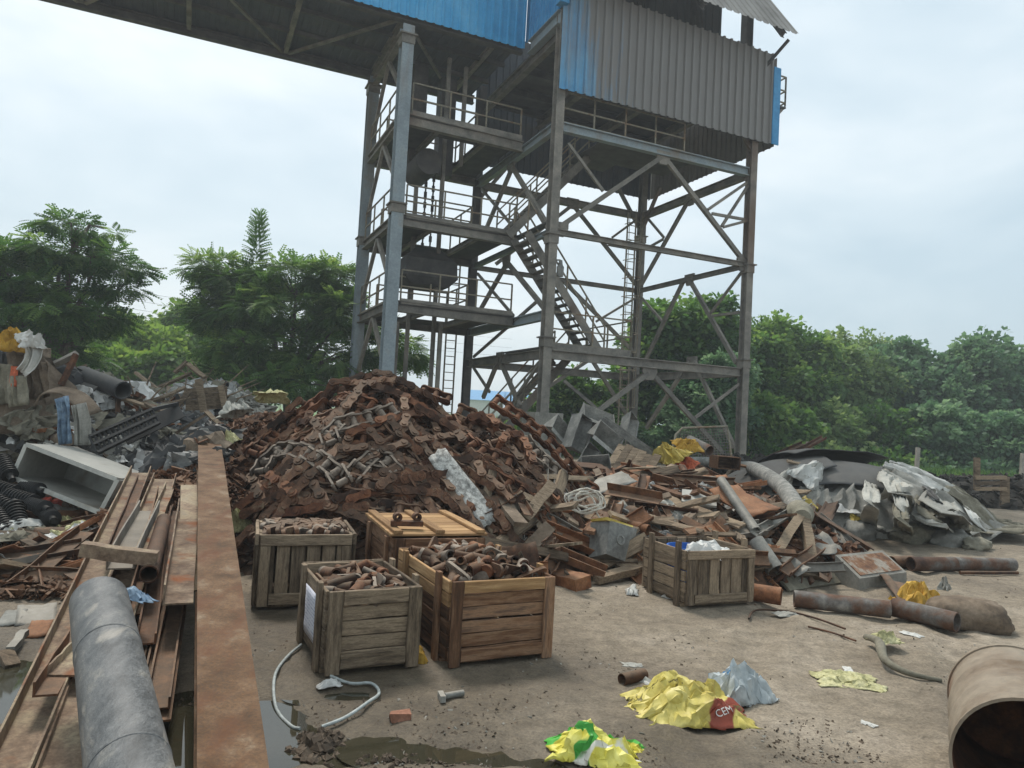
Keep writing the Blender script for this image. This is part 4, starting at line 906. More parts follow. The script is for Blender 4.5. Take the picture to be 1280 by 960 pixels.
def filler(region, n, seed, group, where):
    """unremarkable members of a heap: a few shapes, many copies"""
    r = random.Random(seed)
    kinds = {'sheet_scrap': ('sheet', 'bent rusty steel sheet', ['rust', 'rust_orange', 'rust_dark', 'galv']), 'angle_scrap': ('L', 'short rusty steel angle', ['rust', 'rust_dark']), 'channel_scrap': ('C', 'short rusty steel channel', ['rust', 'rust_orange', 'steel']), 'timber_scrap': ('R', 'weathered grey broken timber', ['wood_grey', 'wood_grey', 'cloth_brown'])}
    for _ in range(n):
        nm = r.choice(list(kinds)); kd, lab, mts = kinds[nm]; p = region(r); L_ = r.uniform(.3, .62) if nm == 'sheet_scrap' else r.uniform(.35, 1.1); v = r.randint(0, 3); key = (nm, v)
        if key not in TMPL:
            if kd == 'sheet': me = SHEETS[v].mesh(nm, None, 60)
            else: me = MB().bar((-.5, 0, 0), (.5, 0, 0), {'L': P_L(.07+.02*v, .07, .01), 'C': P_C(.12+.03*v, .06, .012), 'R': P_rect(.1+.02*v, .05)}[kd], (0, 0, 1), 3, .012, r).mesh(nm)
            TMPL[key] = me
        n_ = hn(p[0], p[1]); a = r.uniform(0, 2*pi); x = Vector((cos(a), sin(a), 0)); x = (x - n_*x.dot(n_)).normalized() + n_*r.uniform(-.12, .4); z = n_ + Vector((r.uniform(-.5, .5), r.uniform(-.8, .2), 0))
        mt = M[r.choice(mts)]
        if nm == 'sheet_scrap' and mt is M['galv']: lab = 'bent grey steel sheet'
        if nm == 'channel_scrap' and mt is M['steel']: lab = 'short grey steel channel'
        if nm == 'timber_scrap' and mt is M['cloth_brown']: lab = 'dark brown broken timber'
        sz_ = 'small' if L_ < .5 else 'middling' if L_ < .8 else 'longer'; an_ = 'standing up' if x.normalized().z > .45 else 'lying flat' if abs(x.normalized().z) < .15 else 'tilted'
        lab = sz_+' '+lab.replace('short ', '')+' '+an_
        o = place(TMPL[key], nm, mt, Vector(p)+n_*r.uniform(.03, .14), x, z, None, L_, label=lab+' in '+where, cat='scrap', group='scrap pieces, '+group)
        if kd == 'sheet': md = o.modifiers.new('thickness', 'SOLIDIFY'); md.thickness = .012
def px_region(x0, x1, y0, y1, ymax=16):
    def f(r):
        while True:
            p = S(r.uniform(x0, x1), r.uniform(y0, y1))
            if p.y < ymax: return p
    return f
filler(px_region(640, 960, 590, 720, 13.5), 120, 21, 'right heap', 'the heap right of the chains')
filler(px_region(740, 930, 560, 620, 14.5), 34, 22, 'right heap', 'the heap right of the chains')
filler(px_region(600, 760, 640, 725, 10), 42, 23, 'heap foot', 'the heap foot behind the crates')
filler(px_region(120, 280, 480, 570, 16), 110, 24, 'left heap', 'the rubbish heap at left')
filler(px_region(0, 130, 470, 570, 14), 60, 25, 'left heap', 'the rubbish heap at left')
filler(px_region(0, 110, 660, 735, 9), 40, 26, 'left foot', 'the low scrap at the left edge')
filler(px_region(900, 1010, 560, 610, 22), 20, 27, 'tower foot', 'the debris beside the right tower leg')
filler(px_region(930, 1060, 640, 725, 13), 22, 28, 'belt foot', 'the scrap in front of the belt mound')

HP = [   # kind, a, b, width, height, material, name, label, category
 ('sheet',(532,590),(612,664),.22,.02,'plate_mottled','steel_plate','pale silver scarred plate leaning on the chain pile behind the closed crate','plate',.3,.12),
 ('R',(647,660),(670,628),.12,.05,'wood_grey','timber','short pale timber standing up right of the silver plate','timber',.15,.3),
 ('sheet',(712,630),(762,688),.36,.01,'rust','steel_sheet','large smooth brown steel sheet leaning at the heap foot','sheet metal',.18,.18),
 ('sheet',(690,645),(735,690),.3,.01,'rust_dark','steel_sheet','dark rusty sheet half under the large brown sheet','sheet metal',.1,.1),
 ('C',(672,672),(752,702),.16,.08,'rust_orange','steel_channel','rusty channel pointing right to the crushed tin','steel channel',.12,.1),
 ('C',(672,693),(756,730),.16,.08,'rust','steel_channel','long rusty channel lowest at the heap foot','steel channel',.08,.08),
 ('R',(652,690),(712,712),.12,.05,'wood_grey','timber','white edged board under the rusty channels','timber',.12,.08),
 ('R',(690,726),(729,738),.2,.12,'rust_orange','steel_box_section','short rust red box section on the mud beside the orange crate','box section',.06,.06),
 ('R',(745,732),(802,714),.1,.07,'wood_grey','timber','grey timber block on the mud left of the slatted crate','timber',.06,.06),
 ('R',(640,636),(720,668),.1,.06,'wood_grey','timber','long grey plank in front of the rope coil','timber',.2,.16),
 ('C',(752,527),(816,572),.22,.1,'galv','steel_channel','long pale grey channel sloping right before the tower','steel channel',0,0,12.6,12.4),
 ('tube',(861,551),(887,564),.1,.012,'pipe_rust','pipe','short stub pipe on top of the heap beside the yellow sack','pipe',0,0,12.4,12.0),
 ('tube',(786,606),(846,605),.1,.012,'pipe_rust','pipe','horizontal brown pipe with closed grey end left of the big hose','pipe',0,0,11.0,10.7),
 ('sheet',(735,618),(788,622),.32,.01,'galv','steel_sheet','pale pointed grey sheet in the middle of the right heap','sheet metal',.3,.3),
 ('sheet',(740,628),(792,630),.2,.02,'rust_orange','steel_sheet','flat rust orange plate under the pale pointed sheet','sheet metal',.22,.22),
 ('L',(762,637),(826,650),.12,.1,'rust','steel_angle','dark red angle bar left above the slatted crate','steel angle',.25,.25),
 ('sheet',(898,640),(950,668),.5,.012,'rust_orange','steel_sheet','broad rust orange sheet behind the slatted crate','sheet metal',.3,.25),
 ('tube',(893,640),(938,684),.055,.01,'galv','pipe','slim grey pipe across the rust orange sheet','pipe',.4,.2),
 ('L',(874,596),(926,636),.14,.12,'rust_orange','steel_angle','rusty angle leaning against the big hose','steel angle',.3,.2),
 ('R',(850,640),(892,646),.3,.03,'grey_box','steel_plate','pale oval rust rimmed plate behind the slatted crate','plate',.2,.2),
 ('C',(935,688),(994,656),.1,.05,'galv','steel_channel','bright galvanised channel rising right of the slatted crate','steel channel',.2,.3),
 ('tube',(938,696),(963,721),.09,.01,'galv','pipe','stub of grey pipe leaning right of the slatted crate','pipe',.2,.1),
 ('tube',(776,668),(810,678),.06,.01,'rust_orange','pipe','short rust red pipe left of the slatted crate','pipe',.15,.15),
 ('I',(1010,662),(1084,696),.13,.15,'rust','steel_beam','rusty steel beam sloping down to the wedge shaped box','steel beam',.16,.08),
 ('sheet',(1000,700),(1040,640),.2,.01,'rust_dark','steel_plate','dark upright plate fixed on the rusty beam','plate',.1,.3),
 ('R',(965,700),(985,668),.1,.08,'wood_grey','timber','left leg timber of the propped bundle','timber',.06,.3),
 ('R',(1012,706),(990,672),.1,.08,'wood_grey','timber','right leg timber of the propped bundle','timber',.06,.3),
 ('R',(925,712),(1030,725),.14,.09,'wood_grey','timber','long low timber on the ground right of the slatted crate','timber',.06,.06),
 ('R',(975,732),(1042,722),.22,.03,'canvas_olive','steel_plate','small bent grey plate before the wedge shaped box','plate',.04,.04),
 ('C',(946,582),(1006,556),.2,.08,'rust_dark','steel_channel','dark rusty channel slanting up right of the tower leg','steel channel',0,0,18.5,19.5),
 ('C',(985,572),(1030,548),.15,.08,'rust_dark','steel_channel','second dark channel farther right of the tower leg','steel channel',0,0,19.0,20.0)]
for h in HP: piece(*h)

# conveyor buckets: V shaped troughs with end plates
def bucket_mesh():
    b = MB(); t = .012; L_ = .5; 
    prof = [(-.17,.28),(0,0),(.17,.28),(.158,.285),(0,.025),(-.158,.285)]
    b.bar((-L_/2,0,0), (L_/2,0,0), prof); 
    for x in (-L_/2-.006, L_/2+.006): b.bar((x-.005,0,0), (x+.005,0,0), [(-.175,.29),(0,-.01),(.175,.29)])
    b.bar((-L_/2, 0, .285), (L_/2, 0, .285), [(.17, -.004),(.24,-.004),(.24,.006),(.17,.006)])
    return b.mesh('conveyor_bucket')
bm = bucket_mesh()
for i, (px, py, d, x, z, s, lab) in enumerate(((708,538,12.8,(.3,.2,1),(1,-.7,.1),1.2,'tall grey conveyor bucket standing on end nearest the chains'), (748,553,12.5,(.75,.2,-.55),(.2,-.9,.6),1.05,'grey conveyor bucket tilted in the middle of the bucket group'), (724,572,12.3,(.4,.3,.7),(.6,-.9,.1),.9,'small dark conveyor bucket low in the bucket group'), (742,588,11.8,(.9,.1,.1),(0,-.9,.5),.9,'conveyor bucket lying open to the front below the others'), (690,546,13.2,(.6,.3,-.6),(.6,-.7,.5),1.1,'conveyor bucket half hidden behind the right flank chain'), (775,534,13.4,(.2,.5,.8),(.8,-.5,.2),.9,'conveyor bucket end sticking up beside the long grey channel'), (738,536,13.2,(.9,.2,-.3),(.1,-.6,.8),1.2,'rounded grey conveyor bucket at the back of the group'))):
    place(bm, 'conveyor_bucket', M['galv'], at(px, py, d), x, z, None, s, label=lab, cat='bucket', group='conveyor buckets behind the heap')
def open_box(name, c, size, rot, mt, t=.015, parent=None, open_side='front', **k):
    b = MB(); R__ = Matrix.Rotation(rot[2], 3, 'Z') @ Matrix.Rotation(rot[1], 3, 'Y') @ Matrix.Rotation(rot[0], 3, 'X'); a, d, h = size; c = Vector(c)
    for p, s in (((0,0,-h/2+t/2),(a,d,t)), ((0,0,h/2-t/2),(a,d,t)), ((-a/2+t/2,0,0),(t,d-.002,h-2*t)), ((a/2-t/2,0,0),(t,d-.002,h-2*t)), ((0,d/2-t/2,0),(a-2*t,t,h-2*t))):
        b.box(c+R__ @ Vector(p), s, R__)
    return b.build(name, M[mt], parent, **k)
open_box('steel_box', at(728,594,11.3), (.7,.5,.34), (.1,.05,.2), 'rust_dark', label='open dark rusty box below the conveyor buckets', cat='box')
open_box('steel_box', at(706,593,11.2), (.35,.4,.34), (0,.1,-.1), 'galv', label='small grey box beside the open rusty box', cat='box')
MB().box(at(867,626,10.6), (.42,.4,.42), Matrix.Rotation(.5,3,'Z') @ Matrix.Rotation(.25,3,'Y'), .03, RN).build('concrete_block', M['conc'], label='grey brown block with slots left under the big hose', cat='block')
open_box('cardboard_box', at(906,578,12.6), (.42,.35,.22), (0,.03,.15), 'wood_orange', label='small brown box on the heap in front of the tower leg', cat='box')
# slatted pallet
pal = thing('pallet', 'tilted grey slatted wooden pallet leaning in the right heap', 'pallet', at(782,592,11.6))
e1 = at(757,590,11.7); e2 = at(802,606,11.3); up_ = at(778,556,12.2)-e1
for k in range(6):
    p = e1.lerp(e2, k/5); q = p+up_*RN.uniform(.9, 1.05); MB().bar(p, q, P_rect(.12, .035), (-.3, -1, .3), 2, .004, RN).build('slat', M['wood_grey'], pal)
for f in (.2, .75): MB().bar(e1+up_*f+Vector((-.04,.06,0)), e2+up_*f+Vector((.06,.06,0)), P_rect(.09, .05), (-.3, -1, .3)).build('bearer', M['wood_grey'], pal)
# wire mesh panel
mp_ = thing('mesh_panel', 'rusty welded wire mesh panel leaning behind the heap', 'mesh panel', at(880,570,14.5))
c00 = at(838,572,14.5); c10 = at(914,570,14.8); c11 = at(909,533,15.0); c01 = at(846,538,14.7)
MB().tube([c00, c01.lerp(c00,.15), at(853,535,14.7), c11, c10], .025, 6).build('frame', M['rail'], mp_, smooth=60)
b = MB()
for k in range(1, 22): b.tube([c00.lerp(c10, k/22), c01.lerp(c11, k/22)], .006, 4)
for k in range(1, 11): b.tube([c00.lerp(c01, k/11), c10.lerp(c11, k/11)], .006, 4)
tag(b.build('mesh_wire', M['steel'], mp_), kind='stuff')
# big flanged hose
hp = thing('flanged_hose', 'thick grey flanged suction hose bending down over the right heap', 'hose', at(925,610,10.4))
hpts = resample([SP(854,590,.3), SP(892,592,.32), SP(925,598,.34), SP(950,608,.34), SP(967,632,.3), SP(986,662,.24)], .06)
MB().tube(hpts, .115, 18).build('hose_body', M['hose'], hp, smooth=60)
b = MB(); ax = (hpts[0]-hpts[3]).normalized(); b.lathe(hpts[0]-ax*.05, ax, [(0,.12),(0,.2),(.05,.2),(.05,.11),(.02,.09),(.02,0)], 24); b.build('flange', M['steel'], hp, smooth=30)
cl = MB(); ax2 = (hpts[-1]-hpts[-4]).normalized(); cl.lathe(hpts[-1]-ax2*.1, ax2, [(0,.125),(.08,.15),(.2,.16),(.33,.13),(.42,.1),(.42,0)], 14); cl.build('wrapped_end', M['canvas_olive'], hp, smooth=50)
# white rope coil
b = MB(); c = SP(706,648,.3); r_ = random.Random(4)
for k in range(7):
    rx = r_.uniform(.13,.22); ph = r_.uniform(0,6); oz = r_.uniform(-.03,.05); ox = r_.uniform(-.05,.05)
    b.tube([c+Vector((ox+rx*cos(t+ph), -.08+rx*.3*sin(t+ph), oz+rx*.55*sin(t+ph)+.02*sin(3*t))) for t in [2*pi*i/16 for i in range(17)]], .011, 5)
b.tube([c+Vector((.1,-.1,-.05)), c+Vector((.17,-.16,-.16)), c+Vector((.2,-.2,-.3))], .011, 5)
b.build('rope_coil', M['rope'], label='tangled coil of white rope lying on rusty sheets', cat='rope', smooth=60)
# crushed square tin
tn = thing('crushed_tin', 'crushed grey square tin with yellow edge left of the slatted crate', 'tin', SP(765,705,.0))
cc = SP(765,700,.22); R__ = Matrix.Rotation(.5,3,'Z') @ Matrix.Rotation(.35,3,'Y') @ Matrix.Rotation(-.3,3,'X')
MB().box(cc, (.34,.26,.36), R__, .035, RN).build('tin_body', M['galv'], tn)
MB().box(cc+R__ @ Vector((-.02,0,.19)), (.36,.28,.03), R__, .02, RN).build('tin_rim', M['yellow'], tn)
MB().lathe(cc+R__ @ Vector((0,-.135,.02)), R__ @ Vector((0,-1,0)), [(0,.055),(.015,.055),(.015,.035),(0,.035)], 16).build('spout', M['galv'], tn)
# ------------------------------------------------------------------ wooden crates
pr_ = random.Random(8)
def plank(p, q, w, t, nrm, mt, parent, name='plank', jit=.003):
    p = Vector(p); q = Vector(q); L_ = (q-p).length; b = MB(); b.bar((-L_/2, 0, 0), (L_/2, 0, 0), [(-w/2+.004,-t/2),(w/2-.004,-t/2),(w/2,-t/2+.004),(w/2,t/2-.004),(w/2-.004,t/2),(-w/2+.004,t/2),(-w/2,t/2-.004),(-w/2,-t/2+.004)], (0, 0, 1), 3, jit, pr_)
    me = b.mesh(name)
    return place(me, name, M[mt], (p+q)/2, q-p, nrm, parent)
def crate(label, O, f, d, L_, D, Hh, mt, front, left, nf, nl, post=.07, back=True, lid=None, tilt=0, over=.03, mts=None):
    """O near bottom corner, f along the front face, d along the left face"""
    f = Vector(f).normalized(); d = Vector(d).normalized(); O = Vector(O); up = Vector((0, 0, 1)); t = thing('wooden_crate', label, 'crate', O+f*L_/2+d*D/2)
    X = lambda a, b, z: O + f*a + d*b + up*z
    mm = lambda: pr_.choice(mts) if mts else mt
    z0 = .04; tk = .022
    def face(o, e, n_, W, style, cnt, key):
        Y = lambda s, z, out=0: o + e*s + up*z + n_*out
        if style == 'h':
            hh = (Hh-z0)/cnt
            for k in range(cnt): plank(Y(.006+pr_.uniform(-.006,.008), z0+hh*(k+.5)+pr_.uniform(-.004,.004)), Y(W-.006+pr_.uniform(-.008,.006), z0+hh*(k+.5)+pr_.uniform(-.004,.004)), hh-pr_.uniform(.003, .011), tk, n_, mm(), t)
        else:
            ww = W/cnt
            for k in range(cnt): plank(Y(ww*(k+.5), z0+pr_.uniform(-.02,.01)), Y(ww*(k+.5)+pr_.uniform(-.004,.004), Hh-.004-pr_.uniform(0,.012)), ww-pr_.uniform(.003, .018), tk, n_, mm(), t)
        o2 = tk/2+.016
        if key == 'posts':
            for s in (post/2, W-post/2): plank(Y(s, .01, o2), Y(s, Hh, o2), post, .026, n_, mm(), t, 'batten')
            plank(Y(post+.003, z0+post/2, o2), Y(W-post-.003, z0+post/2, o2), post, .026, n_, mm(), t, 'batten')
            plank(Y(post+.003, Hh-post/2, o2), Y(W-post-.003, Hh-post/2, o2), post, .026, n_, mm(), t, 'batten')
        elif key == 'two':
            for s in (.22*W, .86*W): plank(Y(s, -.0, o2), Y(s, Hh+over, o2), post*.85, .03, n_, mm(), t, 'batten')
        elif key == 'rails':
            for s in (post*.45, W-post*.45): plank(Y(s, .03, o2), Y(s, Hh-post-.003, o2), post*.9, .026, n_, mm(), t, 'batten')
            for z in (z0+post/2, Hh-post/2): plank(Y(.0 if z > .2 else post, z, o2), Y(W if z > .2 else W-post, z, o2), post, .028, n_, mm(), t, 'batten')
    # inner faces sit at the boundary; outward normals
    face(X(0, 0, 0), f, -d, L_, front[0], nf, front[1]); face(X(0, D, 0), -d, -f, D, left[0], nl, left[1])
    face(X(L_, 0, 0), d, f, D, left[0], nl, left[1]); face(X(L_, D, 0), -f, d, L_, front[0], nf, front[1])
    for k in range(4): plank(X(.02, D*(k+.5)/4, .03), X(L_-.02, D*(k+.5)/4, .03), D/4-.01, .02, up, mm(), t, 'bottom_board')
    for s in (.12, .88): plank(X(-.01, D*s, .01), X(L_+.01, D*s, .01), .07, .03, up, mm(), t, 'skid')
    if lid:
        n_ = lid
        for k in range(n_): plank(X(-.03, D*(k+.5)/n_, Hh+.022), X(L_+.03, D*(k+.5)/n_, Hh+.022), D/n_-.006, .02, up, 'wood_pale', t, 'lid_board')
        for s in (.04, .5, .96): plank(X(L_*s, -.01, Hh+.047), X(L_*s, D+.01, Hh+.047), .07, .026, up, 'wood_pale', t, 'lid_batten')
    return t, X
def perp(f): f = Vector((f[0], f[1], 0)).normalized(); return Vector((-f.y, f.x, 0))
def two(a, b): A = G(*a); B_ = G(*b); return A, (B_-A).normalized(), (B_-A).length
# C: grey crate with the paper
OC, fc, LC = two((404,845),(520,832)); cC, XC = crate('small weathered grey crate with a white paper sheet on its left side', OC, fc, perp(fc), LC, .8, .50, 'wood_grey', ('h','posts'), ('h','two'), 5, 4, .085)
# D: orange crate
OD, fd, LD = two((558,835),(686,821)); cD, XD = crate('open orange brown crate heaped with rusty bushings, nearest the middle', OD, fd, perp(fd), LD, 1.1, .54, 'wood_orange', ('h','posts'), ('h','two'), 6, 6, .075, mts=['wood_orange','wood_orange','wood_orange','wood_pale'])
# A: grey crate with castings
OA, fa, LA = two((320,762),(434,758)); cA, XA = crate('grey framed crate stacked with forked castings behind the rusty girder', OA, fa, perp(fa), LA, .74, .58, 'wood_grey', ('v','rails'), ('v','rails'), 6, 6, .085)
# B: closed crate
OB = G(487,770); fb = Vector((.93,.36,0)).normalized(); cB, XB = crate('closed new orange crate with a pale boarded lid', OB, fb, perp(fb), .74, 1.15, .60, 'wood_orange', ('h','posts'), ('h','two'), 5, 5, .08, lid=8, over=-.01)
# E: grey crate right
OE = G(856,760); fe = (G(938,755)-OE); LE = fe.length; dE = (G(804,737)-OE); cE, XE = crate('weathered grey crate with whitish slats holding a white sack, right of the middle', OE, fe, perp(fe), LE, max(dE.length, .55), .50, 'wood_grey', ('v','rails'), ('h','two'), 6, 5, .075, over=.07)
# paper on crate C
def paper_mat():
    mt = surf('printed_paper', [(.3,'#c9c9d2'),(.7,'#dcdce2')], 3, rough=.8, rnd=0, fine=.05); n = mt.node_tree.nodes; L = mt.node_tree.links.new; p = n['Principled BSDF']; src = p.inputs['Base Color'].links[0].from_socket
    tc = n.new('ShaderNodeTexCoord'); w_ = n.new('ShaderNodeTexWave'); w_.wave_type = 'BANDS'; w_.bands_direction = 'Z'; w_.inputs['Scale'].default_value = 14; w_.inputs['Distortion'].default_value = .3; L(tc.outputs['Object'], w_.inputs[0])
    q = n.new('ShaderNodeTexNoise'); q.inputs['Scale'].default_value = 60; L(tc.outputs['Object'], q.inputs[0]); a = n.new('ShaderNodeMath'); a.operation = 'MULTIPLY'; L(w_.outputs['Fac'], a.inputs[0]); L(q.outputs[0], a.inputs[1])
    r = n.new('ShaderNodeMapRange'); r.inputs[1].default_value = .42; r.inputs[2].default_value = .5; r.inputs[4].default_value = .55; L(a.outputs[0], r.inputs[0]); mi = n.new('ShaderNodeMix'); mi.data_type = 'RGBA'; L(r.outputs[0], mi.inputs[0]); L(src, mi.inputs[6]); mi.inputs[7].default_value = hexc('#4a4f86'); L(mi.outputs[2], p.inputs['Base Color'])
    return mt
o_ = -fc*.034; b = MB(); P = []
for j in range(7):
    P.append([XC(0, .17+.3*i/5, .14+.3*j/6)+o_+fc*(-.006*abs(noise.noise(Vector((i*.9, j*.7, 2))))) for i in range(6)])
b.grid(P, 6, 7); b.build('paper_notice', paper_mat(), label='white printed paper fixed to the left side of the grey crate', cat='paper', smooth=60, solid=.002)

# contents
def bush_mesh(r, L_, t): return MB().pipe((-L_/2,0,0), (L_/2,0,0), r, t, 14).mesh('steel_bushing', None, 40)
BUSH = [bush_mesh(.032,.17,.01), bush_mesh(.04,.13,.012), bush_mesh(.027,.2,.008)]
PL = MB(); stadium(PL, -.085, .085, .045, -.01, .01); LPL = PL.mesh('link_plate', None, 40)
def fill(X, L_, D, Hh, n, seed, where, lev, mts, dome=.05, plates=.35):
    r = random.Random(seed)
    b = MB(); P = [[X(.03+(L_-.06)*i/12, .03+(D-.06)*j/12, lev-.07+dome*(1-((i-6)/6)**2)*(1-((j-6)/6)**2)+.03*noise.noise(Vector((i*.8, j*.8, seed)))) for i in range(13)] for j in range(13)]
    b.grid(P, 13, 13); b.build('packed_parts', M['rust_dark'], label='lower layer of rusty parts filling '+where, kind='stuff')
    for k in range(n):
        a = r.uniform(.06, .94); c = r.uniform(.08, .92); pl = r.random() < plates
        z = lev-.02+dome*(1-(2*a-1)**2)*(1-(2*c-1)**2)+r.uniform(-.02, .05); an = r.uniform(0, 2*pi); x = Vector((cos(an), sin(an), r.uniform(-.45, .5)))
        me = LPL if pl else r.choice(BUSH); nm = 'link_plate' if pl else 'steel_bushing'
        a = min(max(a, .13), .87); c = min(max(c, .13), .87)
        place(me, nm, M[r.choice(mts)], X(a*L_, c*D, z), x, (r.uniform(-.6,.6), r.uniform(-1,.3), r.uniform(.2,1)), None, r.uniform(.85, 1.15), label=('rounded rusty link plate' if pl else 'rusty hollow steel bushing')+' lying loose in '+where, cat='machine part', group=('link plates' if pl else 'bushings')+' in '+where)
fill(XC, LC, .8, .5, 58, 1, 'the small grey crate', .42, ['chain','chain','chain_rust','chain_grey'], .05, .3)
fill(XD, LD, 1.1, .54, 120, 2, 'the orange brown crate', .5, ['chain','chain','chain_grey','chain_rust','rust'], .09, .4)
# forked castings in crate A, stacked in rows
b = MB()
for s in (-1, 1):
    stadium(b, -.02, .1, .03, s*.045-.014, s*.045+.014)
b.box((-.05,0,0), (.1,.12,.06)); stadium(b, -.13, -.06, .03, -.014, .014)
FK = b.mesh('forked_casting', None, 40)
r = random.Random(6)
for i in range(5):
    for j in range(6):
        for k in (1,):
            p = XA(.09+(LA-.18)*i/4, .17+.44*j/5, .5+.065*k+r.uniform(-.01,.01))
            place(FK, 'forked_casting', M[r.choice(['chain','chain','chain_grey'])], p, Vector((fa.y*.2+r.uniform(-.25,.25)+fa.x*.2, -1, r.uniform(-.1,.15))), (r.uniform(-.3,.3), 0, 1), None, 1.12, label='forked casting in the grey framed crate, '+['front','second','third','fourth','fifth','back'][j]+' row, '+['leftmost','second from left','middle','second from right','rightmost'][i], cat='casting', group='forked castings in the grey framed crate')
b = MB(); b.add([XA(.03,.03,.53), XA(LA-.03,.03,.53), XA(LA-.03,.71,.53), XA(.03,.71,.53)], [(0,1,2,3)]); b.build('packed_parts', M['chain'], label='lower layer of castings filling the grey framed crate', kind='stuff')
# chain attachment on the lid of crate B
at_b = thing('chain_bracket', 'dark rusty chain bracket with two lugs standing on the crate lid', 'bracket', XB(.12,.18,.68))
MB().box(XB(.14,.2,.685), (.26,.09,.04), Matrix.Rotation(.2,3,'Z')).build('base_plate', M['rust_dark'], at_b)
for dx in (-.08, .08):
    b = MB(); b.lathe(XB(.14,.2,.735)+fb*dx-perp(fb)*.035, perp(fb), [(0,.015),(0,.034),(.07,.034),(.07,.015),(0,.015)], 16); b.build('lug', M['rust_dark'], at_b, smooth=40)
# sack and tub in crate E
def crumple_fn(l, w, h, seed, fold=.35, peak=1.4, rag=.3):
    def f(s, t):      # s,t in -1..1
        r2 = min(1, s*s*.9+t*t*.9); ed = 1+rag*noise.noise(Vector((s*2.2+seed, t*2.2, seed*.7)))
        n1 = noise.noise(Vector((s*1.6+seed, t*1.6, 3.1))); n2 = 1-2*abs(noise.noise(Vector((s*2.6+seed, t*2.9, 8.2)))); n3 = 1-2*abs(noise.noise(Vector((s*6+seed*2, t*6, 1.2))))
        ef = max(0, 1-max(abs(s), abs(t))**3); wx = s+.35*noise.noise(Vector((s*1.7, t*1.7, seed+2.2))); wy = t+.35*noise.noise(Vector((s*1.7+9, t*1.7, seed+6.1))); rb = max(0, 1-2.6*abs(noise.noise(Vector((wx*1.1+seed*1.7, wy*1.3, seed*.9))))); rm = max(0, 1-2.6*abs(noise.noise(Vector((wx*2.7+seed, wy*2.7, 4.4))))); z = h*ef*(.3*(1-r2)**.6 + (.35+.5*fold)*rb + .28*rm*(1-.5*r2) + .1*max(0, n3) + .3*n1)
        x = l/2*s*ed + .06*l*noise.noise(Vector((s*4, t*4, seed+4))); y = w/2*t*ed + .06*w*noise.noise(Vector((s*4, t*4, seed+9)))
        return Vector((x, y, max(z, .004+.02*abs(n3)*h)))
    return f
def crumple(name, c, l, w, h, ang, mt, label, cat, seed, n=40, parent=None, tilt=(0,0), **kw):
    n = max(10, int(n*.55)); rj = random.Random(seed)
    f = crumple_fn(l, w, h, seed, **kw); Rm = Matrix.Rotation(ang,3,'Z') @ Matrix.Rotation(tilt[0],3,'X') @ Matrix.Rotation(tilt[1],3,'Y'); b = MB(); c = Vector(c)
    jj = lambda i: rj.uniform(-.8, .8)/n if 0 < i < n-1 else 0
    Q = [[f(2*i/(n-1)-1+jj(i), 2*j/(n-1)-1+jj(j))+Vector((rj.uniform(-1,1)*l/n*.5, rj.uniform(-1,1)*w/n*.5, rj.uniform(-.04,.06)*h)) for i in range(n)] for j in range(n)]
    b.v = [tuple(p) for row in Q for p in row]
    for j in range(n-1):
        for i in range(n-1):
            a0, a1, a2, a3 = j*n+i, j*n+i+1, (j+1)*n+i+1, (j+1)*n+i
            b.f += [(a0,a1,a2),(a0,a2,a3)] if rj.random() < .5 else [(a0,a1,a3),(a1,a2,a3)]
    me = b.mesh(name, None, 34); me.materials.append(mt if not isinstance(mt, str) else M[mt])
    o = bpy.data.objects.new(name, me); COL.objects.link(o); o.location = c; o.rotation_euler = Rm.to_euler(); tag(o, label, cat)
    md = o.modifiers.new('thickness', 'SOLIDIFY'); md.thickness = .003
    return o, f, Rm
crumple('sack', XE(LE*.55,.2,.4), .5,.36,.16, atan2(fe.y,fe.x), 'white', 'white woven sack stuffed in the weathered right crate', 'sack', 3)
tb = thing('plastic_tub', 'bright blue plastic tub showing behind the white sack in the crate', 'tub', XE(LE*.3,.46,.2))
b = MB(); b.lathe(XE(LE*.42,.42,.08), (0,0,1), [(0,0),(0,.15),(.38,.19),(.38,.175),(.05,.14)], 20); b.build('tub_body', M['blueplastic'], tb, smooth=40)

# ------------------------------------------------------------------ foreground steel at left
def GZ(px, py, z): return G(px, py, z)
def beamz(kind, a, za, b, zb, w, h, mt, name, label, cat, ext=0, up=(0,0,1), nh=None):
    A = GZ(*a, za); B_ = GZ(*b, zb); A = A + (A-B_).normalized()*ext
    pr = dict(I=lambda: P_I(w,h,.012,.016), C=lambda: P_C(w,h,.01), L=lambda: P_L(w,h,.01), R=lambda: P_rect(w,h), U=lambda: [(x,-y) for x,y in reversed(P_C(w,h,.01))])[kind]()
    return MB().bar(A, B_, pr, up, 6, .004, RN).build(name, M[mt], label=label, cat=cat)
gA = at(291,960,2.75); gB = at(262,551,8.65); gA = gA+(gA-gB).normalized()*.9
MB().bar(gA-Vector((0,0,.1)), gB-Vector((0,0,.1)), P_I(.25,.2,.012,.018), (0,0,1), 10, .002, RN).build('steel_girder', M['girder'], label='long flat rust coloured girder running from the foreground up to the heap', cat='girder')
pA = at(162,965,2.35); pB = at(124,752,3.5); pA = pA+(pA-pB).normalized()*.6
MB().pipe(pA, pB, .125, .012, 40).build('steel_pipe', M['pipe_grey'], label='thick scratched grey pipe in the left foreground', cat='pipe', smooth=30)
for f_ in (.3, .72):
    c_ = pA.lerp(pB, f_); MB().lathe(c_, pB-pA, [(0,.1245),(.004,.1275),(.012,.1275),(.016,.1245)], 40).build('weld_seam', M['pipe_grey'], bpy.data.objects['steel_pipe'])
M["wood_brownsteel"] = None
